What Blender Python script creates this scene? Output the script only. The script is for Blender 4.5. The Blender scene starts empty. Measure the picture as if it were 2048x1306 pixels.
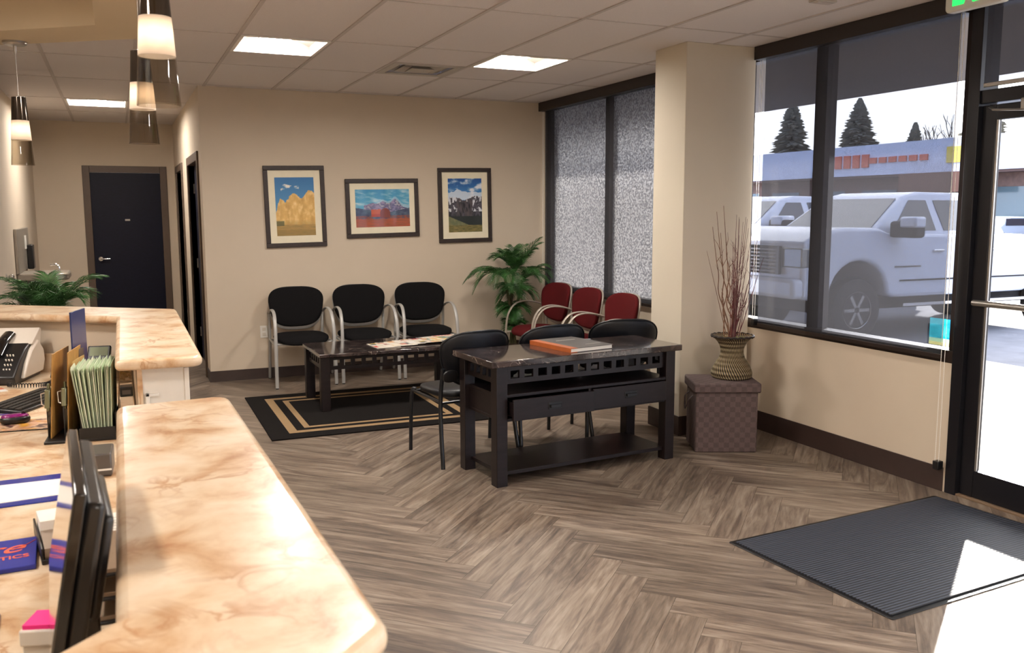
import bpy, bmesh, math, random
from mathutils import Vector, Matrix, noise
PI = math.pi
R = math.radians
random.seed(7)
SC = bpy.context.scene
COL = SC.collection

# ------------------------------------------------------------------ camera, world, sun, exposure
cam_d = bpy.data.cameras.new('camera')
cam = bpy.data.objects.new('camera', cam_d)
COL.objects.link(cam)
SC.camera = cam
YAW, PITCH, ROLL = 0.414132047, -0.127964706, -0.002323165
_fw = Vector((math.sin(YAW)*math.cos(PITCH), math.cos(YAW)*math.cos(PITCH), math.sin(PITCH)))
_r = Vector((math.cos(YAW), -math.sin(YAW), 0.0))
_u = _r.cross(_fw)
_r2 = _r*math.cos(ROLL) + _u*math.sin(ROLL)
_u2 = -_r*math.sin(ROLL) + _u*math.cos(ROLL)
_m = Matrix((_r2, _u2, -_fw)).transposed().to_4x4()
_m.translation = Vector((0, 0, 1.6))
cam.matrix_world = _m
cam_d.sensor_width = 36.0
cam_d.sensor_fit = 'HORIZONTAL'
cam_d.lens = 1788.26/2048*36
cam_d.clip_start = 0.05
cam_d.clip_end = 400
cam_d.dof.use_dof = True
cam_d.dof.focus_distance = 6.0
cam_d.dof.aperture_fstop = 7.0

world = bpy.data.worlds.new('world')
SC.world = world
world.use_nodes = True
wt = world.node_tree
wt.nodes.clear()
wo = wt.nodes.new('ShaderNodeOutputWorld')
wb = wt.nodes.new('ShaderNodeBackground')
wc = wt.nodes.new('ShaderNodeTexCoord')
wn = wt.nodes.new('ShaderNodeTexNoise'); wn.inputs['Scale'].default_value = 3.0; wn.inputs['Detail'].default_value = 4
wr = wt.nodes.new('ShaderNodeValToRGB')
wr.color_ramp.elements[0].position = 0.30; wr.color_ramp.elements[0].color = (0.44, 0.55, 0.84, 1)
wr.color_ramp.elements[1].position = 0.65; wr.color_ramp.elements[1].color = (1, 1, 1, 1)
wt.links.new(wc.outputs['Generated'], wn.inputs['Vector'])
# whiter toward the sun side, bluer away from it
wd = wt.nodes.new('ShaderNodeVectorMath'); wd.operation = 'DOT_PRODUCT'; wd.inputs[1].default_value = (0.78, 0.58, 0.1)
wt.links.new(wc.outputs['Generated'], wd.inputs[0])
wm = wt.nodes.new('ShaderNodeMapRange'); wm.inputs['From Min'].default_value = -0.6; wm.inputs['From Max'].default_value = 0.8
wm.inputs['To Min'].default_value = -0.35; wm.inputs['To Max'].default_value = 0.25
wt.links.new(wd.outputs['Value'], wm.inputs['Value'])
wa = wt.nodes.new('ShaderNodeMath'); wa.operation = 'ADD'
wt.links.new(wn.outputs['Fac'], wa.inputs[0]); wt.links.new(wm.outputs[0], wa.inputs[1])
wt.links.new(wa.outputs[0], wr.inputs['Fac'])
wt.links.new(wr.outputs['Color'], wb.inputs['Color'])
wb.inputs['Strength'].default_value = 6.5
wt.links.new(wb.outputs[0], wo.inputs[0])

sun_d = bpy.data.lights.new('sun', 'SUN')
sun_d.energy = 30.0
sun_d.angle = R(1.0)
sun_d.color = (1.0, 0.95, 0.88)
sun = bpy.data.objects.new('sun', sun_d)
COL.objects.link(sun)
SUN_EL, SUN_AZ = R(12.0), R(35.5)
_sd = Vector((math.cos(SUN_EL)*math.cos(SUN_AZ), math.cos(SUN_EL)*math.sin(SUN_AZ), math.sin(SUN_EL)))
sun.rotation_euler = _sd.to_track_quat('Z', 'Y').to_euler()
sun.location = (30, 22, 20)

TROFFER = 126.0      # emission of the ceiling fixture lenses
SC.view_settings.view_transform = 'Standard'
SC.view_settings.look = 'None'
SC.view_settings.gamma = 1.0
SC.view_settings.use_curve_mapping = False
SC.view_settings.exposure = 0.0
SC.cycles.max_bounces = 10
SC.cycles.transparent_max_bounces = 16
SC.cycles.sample_clamp_indirect = 8.0

# ------------------------------------------------------------------ materials
def srgb(r, g, b):
    f = lambda c: (c/12.92 if c <= 0.04045 else ((c+0.055)/1.055)**2.4)
    return (f(r/255), f(g/255), f(b/255), 1.0)

def nodes(name):
    m = bpy.data.materials.new(name)
    m.use_nodes = True
    nt = m.node_tree
    b = nt.nodes['Principled BSDF']
    return m, nt, b

def mat(name, col, rough=0.5, metal=0.0, var=0.0, scale=20.0, bump=0.0, bscale=None, coat=0.0, stretch=None, spec=None, sheen=0.0):
    m, nt, b = nodes(name)
    b.inputs['Base Color'].default_value = col
    b.inputs['Roughness'].default_value = rough
    b.inputs['Metallic'].default_value = metal
    if spec is not None: b.inputs['Specular IOR Level'].default_value = spec
    if coat: b.inputs['Coat Weight'].default_value = coat; b.inputs['Coat Roughness'].default_value = 0.08
    if sheen: b.inputs['Sheen Weight'].default_value = sheen
    tc = nt.nodes.new('ShaderNodeTexCoord')
    mp = nt.nodes.new('ShaderNodeMapping')
    nt.links.new(tc.outputs['Object'], mp.inputs['Vector'])
    if stretch: mp.inputs['Scale'].default_value = stretch
    n = nt.nodes.new('ShaderNodeTexNoise')
    n.inputs['Scale'].default_value = scale
    n.inputs['Detail'].default_value = 6
    nt.links.new(mp.outputs[0], n.inputs['Vector'])
    v = max(var, 0.02)
    r = nt.nodes.new('ShaderNodeValToRGB')
    r.color_ramp.elements[0].position = 0.3
    r.color_ramp.elements[1].position = 0.7
    r.color_ramp.elements[0].color = (col[0]*(1-v), col[1]*(1-v), col[2]*(1-v), 1)
    r.color_ramp.elements[1].color = (min(1, col[0]*(1+v)), min(1, col[1]*(1+v)), min(1, col[2]*(1+v)), 1)
    nt.links.new(n.outputs['Fac'], r.inputs['Fac'])
    nt.links.new(r.outputs['Color'], b.inputs['Base Color'])
    if bump:
        n2 = nt.nodes.new('ShaderNodeTexNoise')
        n2.inputs['Scale'].default_value = bscale or scale*4
        n2.inputs['Detail'].default_value = 3
        nt.links.new(mp.outputs[0], n2.inputs['Vector'])
        bp = nt.nodes.new('ShaderNodeBump')
        bp.inputs['Strength'].default_value = bump
        bp.inputs['Distance'].default_value = 0.01
        nt.links.new(n2.outputs['Fac'], bp.inputs['Height'])
        nt.links.new(bp.outputs[0], b.inputs['Normal'])
    return m

def emis(name, col, strength):
    m, nt, b = nodes(name)
    b.inputs['Base Color'].default_value = col
    b.inputs['Emission Color'].default_value = col
    b.inputs['Emission Strength'].default_value = strength
    return m

def glass_mat(name, tint=(1, 1, 1, 1), gloss=0.05, rough=0.0):
    m = bpy.data.materials.new(name); m.use_nodes = True
    nt = m.node_tree; nt.nodes.clear()
    o = nt.nodes.new('ShaderNodeOutputMaterial')
    t = nt.nodes.new('ShaderNodeBsdfTransparent'); t.inputs[0].default_value = tint
    g = nt.nodes.new('ShaderNodeBsdfGlossy'); g.inputs['Roughness'].default_value = rough
    f = nt.nodes.new('ShaderNodeFresnel'); f.inputs[0].default_value = 1.45
    mx = nt.nodes.new('ShaderNodeMixShader')
    mm = nt.nodes.new('ShaderNodeMath'); mm.operation = 'MULTIPLY'; mm.inputs[1].default_value = gloss/0.05
    gm = nt.nodes.new('ShaderNodeNewGeometry'); iv = nt.nodes.new('ShaderNodeMath'); iv.operation = 'SUBTRACT'; iv.inputs[0].default_value = 1.0
    nt.links.new(gm.outputs['Backfacing'], iv.inputs[1])
    m3 = nt.nodes.new('ShaderNodeMath'); m3.operation = 'MULTIPLY'
    nt.links.new(f.outputs[0], mm.inputs[0]); nt.links.new(mm.outputs[0], m3.inputs[0]); nt.links.new(iv.outputs[0], m3.inputs[1])
    mm.use_clamp = True
    nt.links.new(m3.outputs[0], mx.inputs[0])
    nt.links.new(t.outputs[0], mx.inputs[1]); nt.links.new(g.outputs[0], mx.inputs[2])
    nt.links.new(mx.outputs[0], o.inputs[0])
    return m

def vcol_mat(name, rough=0.5, coat=0.0):
    m, nt, b = nodes(name)
    a = nt.nodes.new('ShaderNodeAttribute'); a.attribute_name = 'Col'
    nt.links.new(a.outputs['Color'], b.inputs['Base Color'])
    b.inputs['Roughness'].default_value = rough
    if coat: b.inputs['Coat Weight'].default_value = coat; b.inputs['Coat Roughness'].default_value = 0.04
    return m

M = {}
M['wall'] = mat('wall_paint', srgb(205, 190, 170), 0.85, var=0.02, scale=3, bump=0.06, bscale=350)
M['column'] = mat('column_paint', srgb(208, 198, 180), 0.85, var=0.015, scale=3, bump=0.05, bscale=350)
M['ceil'] = mat('ceiling_tile', srgb(226, 218, 214), 0.95, var=0.03, scale=160, bump=0.25, bscale=260)
M['tbar'] = mat('ceiling_bar_paint', srgb(196, 186, 180), 0.6)
M['soffit'] = mat('soffit_paint', srgb(196, 180, 152), 0.85, var=0.02, scale=3)
M['base'] = mat('rubber_baseboard', srgb(58, 44, 40), 0.45, var=0.05)
M['bronze'] = mat('bronze_aluminium', srgb(52, 42, 38), 0.38, metal=0.35, var=0.06, scale=8)
M['blackalu'] = mat('black_aluminium', srgb(26, 25, 30), 0.32, metal=0.3, var=0.06, scale=8)
M['valance'] = mat('valance_paint', srgb(38, 31, 29), 0.5)
M['chrome'] = mat('chrome', (0.8, 0.8, 0.8, 1), 0.15, metal=1.0)
M['steel'] = mat('brushed_steel', srgb(178, 174, 168), 0.32, metal=0.9, var=0.05, scale=40, stretch=(1, 1, 12))
M['silver'] = mat('silver_powder_coat', srgb(176, 174, 170), 0.42, metal=0.25, var=0.03)
M['champ'] = mat('champagne_powder_coat', srgb(170, 160, 148), 0.42, metal=0.3, var=0.03)
M['blackfab'] = mat('black_chair_fabric', srgb(22, 21, 22), 0.95, var=0.25, scale=240, bump=0.3, bscale=700, spec=0.15)
M['redfab'] = mat('burgundy_chair_fabric', srgb(84, 17, 20), 0.9, var=0.18, scale=240, bump=0.3, bscale=700, spec=0.2)
M['vinyl'] = mat('black_vinyl', srgb(10, 12, 18), 0.38, spec=0.35, var=0.08, scale=60, bump=0.12, bscale=500)
M['blacktube'] = mat('black_steel_tube', srgb(22, 24, 28), 0.3, metal=0.2)
M['espresso'] = mat('espresso_wood', srgb(25, 17, 18), 0.36, var=0.28, scale=9, stretch=(1, 6, 6), spec=0.35)
M['doorwood'] = mat('dark_stained_door', srgb(14, 16, 34), 0.5, var=0.2, scale=7, stretch=(3, 3, 14), spec=0.25)
M['casing'] = mat('door_casing_paint', srgb(92, 76, 64), 0.5, var=0.04)
M['white'] = mat('white_plastic', srgb(232, 228, 220), 0.4)
M['whitepanel'] = mat('white_laminate', srgb(226, 220, 210), 0.45, var=0.01)
M['mat_board'] = mat('cream_mat_board', srgb(236, 226, 200), 0.8)
M['pframe'] = mat('dark_picture_frame', srgb(48, 36, 32), 0.45, var=0.3, scale=40, stretch=(1, 1, 1))
M['paper'] = mat('white_paper', srgb(236, 230, 220), 0.8)
M['black'] = mat('black_plastic', srgb(20, 19, 20), 0.35, var=0.05)
M['glossblack'] = mat('glossy_black_plastic', srgb(12, 12, 14), 0.12, coat=0.5)
M['greyplastic'] = mat('grey_plastic', srgb(92, 86, 82), 0.35, metal=0.3)
M['printer'] = mat('printer_grey_plastic', srgb(206, 196, 184), 0.4)
M['glass'] = glass_mat('clear_window_glass')
M['print'] = vcol_mat('picture_print', 0.35, 0.3)
M['cover'] = vcol_mat('printed_paper', 0.3, 0.2)

def frosted():
    m = bpy.data.materials.new('obscure_window_glass'); m.use_nodes = True
    nt = m.node_tree; nt.nodes.clear()
    o = nt.nodes.new('ShaderNodeOutputMaterial')
    tc = nt.nodes.new('ShaderNodeTexCoord')
    n = nt.nodes.new('ShaderNodeTexNoise'); n.inputs['Scale'].default_value = 58; n.inputs['Detail'].default_value = 3
    nt.links.new(tc.outputs['Object'], n.inputs['Vector'])
    rp = nt.nodes.new('ShaderNodeValToRGB')
    rp.color_ramp.elements[0].position = 0.44; rp.color_ramp.elements[0].color = (0.46, 0.45, 0.44, 1)
    rp.color_ramp.elements[1].position = 0.56; rp.color_ramp.elements[1].color = (1, 0.96, 0.90, 1)
    nt.links.new(n.outputs['Fac'], rp.inputs['Fac'])
    g = nt.nodes.new('ShaderNodeBsdfRefraction'); g.inputs['IOR'].default_value = 1.06; g.inputs['Roughness'].default_value = 0.42
    nt.links.new(rp.outputs[0], g.inputs['Color'])
    t = nt.nodes.new('ShaderNodeBsdfTranslucent')
    nt.links.new(rp.outputs[0], t.inputs[0])
    bp = nt.nodes.new('ShaderNodeBump'); bp.inputs['Strength'].default_value = 0.6; bp.inputs['Distance'].default_value = 0.01
    nt.links.new(n.outputs['Fac'], bp.inputs['Height']); nt.links.new(bp.outputs[0], g.inputs['Normal'])
    mx = nt.nodes.new('ShaderNodeMixShader'); mx.inputs[0].default_value = 0.32
    nt.links.new(g.outputs[0], mx.inputs[1]); nt.links.new(t.outputs[0], mx.inputs[2])
    nt.links.new(mx.outputs[0], o.inputs[0])
    return m
M['obscure'] = frosted()

def shade_cloth(name, open_col, cloth, trans):
    m = bpy.data.materials.new(name); m.use_nodes = True
    nt = m.node_tree; nt.nodes.clear()
    o = nt.nodes.new('ShaderNodeOutputMaterial')
    t = nt.nodes.new('ShaderNodeBsdfTransparent'); t.inputs[0].default_value = open_col
    d = nt.nodes.new('ShaderNodeBsdfDiffuse'); d.inputs[0].default_value = cloth
    tl = nt.nodes.new('ShaderNodeBsdfTranslucent'); tl.inputs[0].default_value = trans
    tc = nt.nodes.new('ShaderNodeTexCoord')
    w = nt.nodes.new('ShaderNodeTexNoise'); w.inputs['Scale'].default_value = 500
    nt.links.new(tc.outputs['Object'], w.inputs['Vector'])
    rp = nt.nodes.new('ShaderNodeMapRange'); rp.inputs['To Min'].default_value = 0.86; rp.inputs['To Max'].default_value = 1.14
    nt.links.new(w.outputs['Fac'], rp.inputs['Value'])
    vm = nt.nodes.new('ShaderNodeVectorMath'); vm.operation = 'SCALE'
    vm.inputs[0].default_value = open_col[:3]
    nt.links.new(rp.outputs[0], vm.inputs['Scale']); nt.links.new(vm.outputs[0], t.inputs[0])
    a1 = nt.nodes.new('ShaderNodeAddShader'); a2 = nt.nodes.new('ShaderNodeAddShader')
    nt.links.new(t.outputs[0], a1.inputs[0]); nt.links.new(d.outputs[0], a1.inputs[1])
    nt.links.new(a1.outputs[0], a2.inputs[0]); nt.links.new(tl.outputs[0], a2.inputs[1])
    nt.links.new(a2.outputs[0], o.inputs[0])
    return m
M['shade'] = shade_cloth('solar_shade_cloth', (0.41, 0.42, 0.445, 1), (0.028, 0.027, 0.029, 1), (0.012, 0.012, 0.013, 1))

def floor_mat():
    m, nt, b = nodes('herringbone_plank_vinyl')
    uv = nt.nodes.new('ShaderNodeUVMap'); uv.uv_map = 'UVMap'
    at = nt.nodes.new('ShaderNodeAttribute'); at.attribute_name = 'Col'
    mp = nt.nodes.new('ShaderNodeMapping'); mp.inputs['Scale'].default_value = (0.9, 9, 1)
    add = nt.nodes.new('ShaderNodeVectorMath'); add.operation = 'ADD'
    sc = nt.nodes.new('ShaderNodeVectorMath'); sc.operation = 'SCALE'; sc.inputs['Scale'].default_value = 57.0
    nt.links.new(at.outputs['Vector'], sc.inputs[0])
    nt.links.new(uv.outputs[0], mp.inputs['Vector'])
    nt.links.new(mp.outputs[0], add.inputs[0]); nt.links.new(sc.outputs[0], add.inputs[1])
    n = nt.nodes.new('ShaderNodeTexNoise'); n.inputs['Scale'].default_value = 1.6; n.inputs['Detail'].default_value = 7; n.inputs['Roughness'].default_value = 0.62; n.inputs['Distortion'].default_value = 1.3
    nt.links.new(add.outputs[0], n.inputs['Vector'])
    n3 = nt.nodes.new('ShaderNodeTexNoise'); n3.inputs['Scale'].default_value = 9; n3.inputs['Detail'].default_value = 5
    nt.links.new(add.outputs[0], n3.inputs['Vector'])
    mixf = nt.nodes.new('ShaderNodeMath'); mixf.operation = 'MULTIPLY_ADD'; mixf.inputs[1].default_value = 0.28
    nt.links.new(n3.outputs['Fac'], mixf.inputs[0])
    m0 = nt.nodes.new('ShaderNodeMath'); m0.operation = 'MULTIPLY'; m0.inputs[1].default_value = 0.72
    nt.links.new(n.outputs['Fac'], m0.inputs[0]); nt.links.new(m0.outputs[0], mixf.inputs[2])
    r = nt.nodes.new('ShaderNodeValToRGB')
    e = r.color_ramp.elements
    e[0].position = 0.33; e[0].color = srgb(72, 60, 54)
    e[1].position = 0.66; e[1].color = srgb(150, 136, 122)
    x = e.new(0.44); x.color = srgb(100, 86, 75)
    x = e.new(0.52); x.color = srgb(122, 107, 93)
    nt.links.new(mixf.outputs[0], r.inputs['Fac'])
    # plank to plank shift
    sep = nt.nodes.new('ShaderNodeSeparateColor'); nt.links.new(at.outputs['Color'], sep.inputs[0])
    mr = nt.nodes.new('ShaderNodeMapRange'); mr.inputs['To Min'].default_value = 0.80; mr.inputs['To Max'].default_value = 1.12
    nt.links.new(sep.outputs[0], mr.inputs['Value'])
    vm = nt.nodes.new('ShaderNodeVectorMath'); vm.operation = 'SCALE'
    nt.links.new(r.outputs['Color'], vm.inputs[0]); nt.links.new(mr.outputs[0], vm.inputs['Scale'])
    nt.links.new(vm.outputs[0], b.inputs['Base Color'])
    b.inputs['Roughness'].default_value = 0.36
    rr = nt.nodes.new('ShaderNodeMapRange'); rr.inputs['To Min'].default_value = 0.28; rr.inputs['To Max'].default_value = 0.5
    nt.links.new(n3.outputs['Fac'], rr.inputs['Value']); nt.links.new(rr.outputs[0], b.inputs['Roughness'])
    bp = nt.nodes.new('ShaderNodeBump'); bp.inputs['Strength'].default_value = 0.12; bp.inputs['Distance'].default_value = 0.004
    nt.links.new(n3.outputs['Fac'], bp.inputs['Height']); nt.links.new(bp.outputs[0], b.inputs['Normal'])
    return m
M['floor'] = floor_mat()

def marble(name, stops, scale, dist, rough, coat, vein=None):
    m, nt, b = nodes(name)
    tc = nt.nodes.new('ShaderNodeTexCoord')
    n = nt.nodes.new('ShaderNodeTexNoise'); n.inputs['Scale'].default_value = scale; n.inputs['Detail'].default_value = 9
    n.inputs['Roughness'].default_value = 0.6; n.inputs['Distortion'].default_value = dist
    nt.links.new(tc.outputs['Object'], n.inputs['Vector'])
    r = nt.nodes.new('ShaderNodeValToRGB'); e = r.color_ramp.elements
    e[0].position = stops[0][0]; e[0].color = stops[0][1]
    e[1].position = stops[-1][0]; e[1].color = stops[-1][1]
    for p, c in stops[1:-1]:
        x = e.new(p); x.color = c
    nt.links.new(n.outputs['Fac'], r.inputs['Fac'])
    out = r.outputs['Color']
    if vein:
        vcol, vscale, lo, hi = vein
        w = nt.nodes.new('ShaderNodeTexNoise'); w.inputs['Scale'].default_value = vscale; w.inputs['Detail'].default_value = 6; w.inputs['Distortion'].default_value = 1.6
        nt.links.new(tc.outputs['Object'], w.inputs['Vector'])
        s = nt.nodes.new('ShaderNodeMath'); s.operation = 'SUBTRACT'; s.inputs[1].default_value = 0.5
        a = nt.nodes.new('ShaderNodeMath'); a.operation = 'ABSOLUTE'
        nt.links.new(w.outputs['Fac'], s.inputs[0]); nt.links.new(s.outputs[0], a.inputs[0])
        k = nt.nodes.new('ShaderNodeMapRange'); k.inputs['From Min'].default_value = lo; k.inputs['From Max'].default_value = hi
        k.inputs['To Min'].default_value = 1.0; k.inputs['To Max'].default_value = 0.0
        nt.links.new(a.outputs[0], k.inputs['Value'])
        k2 = nt.nodes.new('ShaderNodeTexNoise'); k2.inputs['Scale'].default_value = vscale*0.8; nt.links.new(tc.outputs['Object'], k2.inputs['Vector'])
        k3 = nt.nodes.new('ShaderNodeMapRange'); k3.inputs['From Min'].default_value = 0.45; k3.inputs['From Max'].default_value = 0.65
        nt.links.new(k2.outputs['Fac'], k3.inputs['Value'])
        k4 = nt.nodes.new('ShaderNodeMath'); k4.operation = 'MULTIPLY'
        nt.links.new(k.outputs[0], k4.inputs[0]); nt.links.new(k3.outputs[0], k4.inputs[1])
        mx = nt.nodes.new('ShaderNodeMix'); mx.data_type = 'RGBA'
        nt.links.new(k4.outputs[0], mx.inputs['Factor'])
        nt.links.new(out, mx.inputs['A']); mx.inputs['B'].default_value = vcol
        out = mx.outputs['Result']
    nt.links.new(out, b.inputs['Base Color'])
    b.inputs['Roughness'].default_value = rough
    if coat: b.inputs['Coat Weight'].default_value = coat; b.inputs['Coat Roughness'].default_value = 0.06
    return m
M['counter'] = marble('peach_marble_laminate', [(0.30, srgb(170, 120, 80)), (0.40, srgb(202, 166, 128)), (0.50, srgb(218, 192, 160)), (0.62, srgb(228, 208, 182)), (0.74, srgb(230, 217, 199))], 6.5, 0.35, 0.28, 0.12, (srgb(184, 138, 98), 7.0, 0.0, 0.05))
M['blackmarble'] = marble('dark_marble', [(0.3, srgb(28, 22, 22)), (0.5, srgb(48, 38, 36)), (0.7, srgb(82, 68, 64))], 9, 0.8, 0.12, 0.4, (srgb(190, 176, 166), 7.0, 0.0, 0.010))

def stripes_mat(name, c1, c2, coord, scale, rough, bump=0.5):
    """fine ribs of two colours across one axis of the object"""
    m, nt, b = nodes(name)
    tc = nt.nodes.new('ShaderNodeTexCoord')
    w = nt.nodes.new('ShaderNodeTexWave'); w.bands_direction = coord; w.inputs['Scale'].default_value = scale
    w.inputs['Distortion'].default_value = 0.3; w.inputs['Detail Scale'].default_value = 30
    nt.links.new(tc.outputs['Object'], w.inputs['Vector'])
    r = nt.nodes.new('ShaderNodeValToRGB'); r.color_ramp.elements[0].color = c1; r.color_ramp.elements[1].color = c2
    r.color_ramp.elements[0].position = 0.25; r.color_ramp.elements[1].position = 0.6
    nt.links.new(w.outputs['Fac'], r.inputs['Fac'])
    n = nt.nodes.new('ShaderNodeTexNoise'); n.inputs['Scale'].default_value = 300; nt.links.new(tc.outputs['Object'], n.inputs['Vector'])
    mr = nt.nodes.new('ShaderNodeMapRange'); mr.inputs['To Min'].default_value = 0.5; mr.inputs['To Max'].default_value = 1.5; nt.links.new(n.outputs['Fac'], mr.inputs['Value'])
    vm = nt.nodes.new('ShaderNodeVectorMath'); vm.operation = 'SCALE'
    nt.links.new(r.outputs[0], vm.inputs[0]); nt.links.new(mr.outputs[0], vm.inputs['Scale'])
    nt.links.new(vm.outputs[0], b.inputs['Base Color'])
    bp = nt.nodes.new('ShaderNodeBump'); bp.inputs['Strength'].default_value = bump; bp.inputs['Distance'].default_value = 0.004
    nt.links.new(w.outputs['Fac'], bp.inputs['Height']); nt.links.new(bp.outputs[0], b.inputs['Normal'])
    b.inputs['Roughness'].default_value = rough
    return m
M['doormat'] = stripes_mat('ribbed_mat_carpet', srgb(16, 18, 24), srgb(58, 64, 78), 'Y', 17.5, 0.62)
M['rugblack'] = mat('black_rug_pile', srgb(26, 23, 22), 1.0, var=0.3, scale=300, bump=0.4, bscale=500, spec=0.1)
M['rugtan'] = mat('tan_rug_pile', srgb(150, 124, 92), 1.0, var=0.15, scale=300, bump=0.4, bscale=500, spec=0.1)

def basket_mat():
    m, nt, b = nodes('coiled_seagrass')
    uv = nt.nodes.new('ShaderNodeUVMap'); uv.uv_map = 'UVMap'
    sp = nt.nodes.new('ShaderNodeSeparateXYZ'); nt.links.new(uv.outputs[0], sp.inputs[0])
    # coil rows
    rows = nt.nodes.new('ShaderNodeMath'); rows.operation = 'MULTIPLY'; rows.inputs[1].default_value = 30
    nt.links.new(sp.outputs[1], rows.inputs[0])
    s = nt.nodes.new('ShaderNodeMath'); s.operation = 'MULTIPLY_ADD'; s.inputs[1].default_value = 48
    nt.links.new(sp.outputs[0], s.inputs[0]); 
    m2 = nt.nodes.new('ShaderNodeMath'); m2.operation = 'MULTIPLY'; m2.inputs[1].default_value = 26.0
    nt.links.new(sp.outputs[1], m2.inputs[0]); nt.links.new(m2.outputs[0], s.inputs[2])
    fr = nt.nodes.new('ShaderNodeMath'); fr.operation = 'FRACT'; nt.links.new(s.outputs[0], fr.inputs[0])
    r = nt.nodes.new('ShaderNodeValToRGB'); r.color_ramp.elements[0].color = srgb(38, 28, 20); r.color_ramp.elements[1].color = srgb(150, 132, 98)
    r.color_ramp.elements[0].position = 0.48; r.color_ramp.elements[1].position = 0.56
    nt.links.new(fr.outputs[0], r.inputs['Fac'])
    nt.links.new(r.outputs[0], b.inputs['Base Color'])
    sn = nt.nodes.new('ShaderNodeMath'); sn.operation = 'SINE'
    k = nt.nodes.new('ShaderNodeMath'); k.operation = 'MULTIPLY'; k.inputs[1].default_value = 2*PI
    nt.links.new(rows.outputs[0], k.inputs[0]); nt.links.new(k.outputs[0], sn.inputs[0])
    bp = nt.nodes.new('ShaderNodeBump'); bp.inputs['Strength'].default_value = 0.8; bp.inputs['Distance'].default_value = 0.006
    nt.links.new(sn.outputs[0], bp.inputs['Height']); nt.links.new(bp.outputs[0], b.inputs['Normal'])
    b.inputs['Roughness'].default_value = 0.8
    return m
M['basket'] = basket_mat()

def weave_mat():
    m, nt, b = nodes('woven_brown_strap')
    tc = nt.nodes.new('ShaderNodeTexCoord')
    mp = nt.nodes.new('ShaderNodeMapping'); mp.inputs['Location'].default_value = (0.0137, 0.0137, 0.001)
    nt.links.new(tc.outputs['Object'], mp.inputs['Vector'])
    c = nt.nodes.new('ShaderNodeTexChecker'); c.inputs['Scale'].default_value = 29.0
    c.inputs['Color1'].default_value = srgb(88, 72, 70); c.inputs['Color2'].default_value = srgb(76, 61, 60)
    nt.links.new(mp.outputs[0], c.inputs['Vector'])
    n = nt.nodes.new('ShaderNodeTexNoise'); n.inputs['Scale'].default_value = 180; nt.links.new(tc.outputs['Object'], n.inputs['Vector'])
    mr = nt.nodes.new('ShaderNodeMapRange'); mr.inputs['To Min'].default_value = 0.75; mr.inputs['To Max'].default_value = 1.25; nt.links.new(n.outputs['Fac'], mr.inputs['Value'])
    vm = nt.nodes.new('ShaderNodeVectorMath'); vm.operation = 'SCALE'
    nt.links.new(c.outputs['Color'], vm.inputs[0]); nt.links.new(mr.outputs[0], vm.inputs['Scale'])
    nt.links.new(vm.outputs[0], b.inputs['Base Color'])
    bp = nt.nodes.new('ShaderNodeBump'); bp.inputs['Strength'].default_value = 0.7; bp.inputs['Distance'].default_value = 0.004
    nt.links.new(c.outputs['Fac'], bp.inputs['Height']); nt.links.new(bp.outputs[0], b.inputs['Normal'])
    b.inputs['Roughness'].default_value = 0.7
    return m
M['weave'] = weave_mat()

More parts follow.
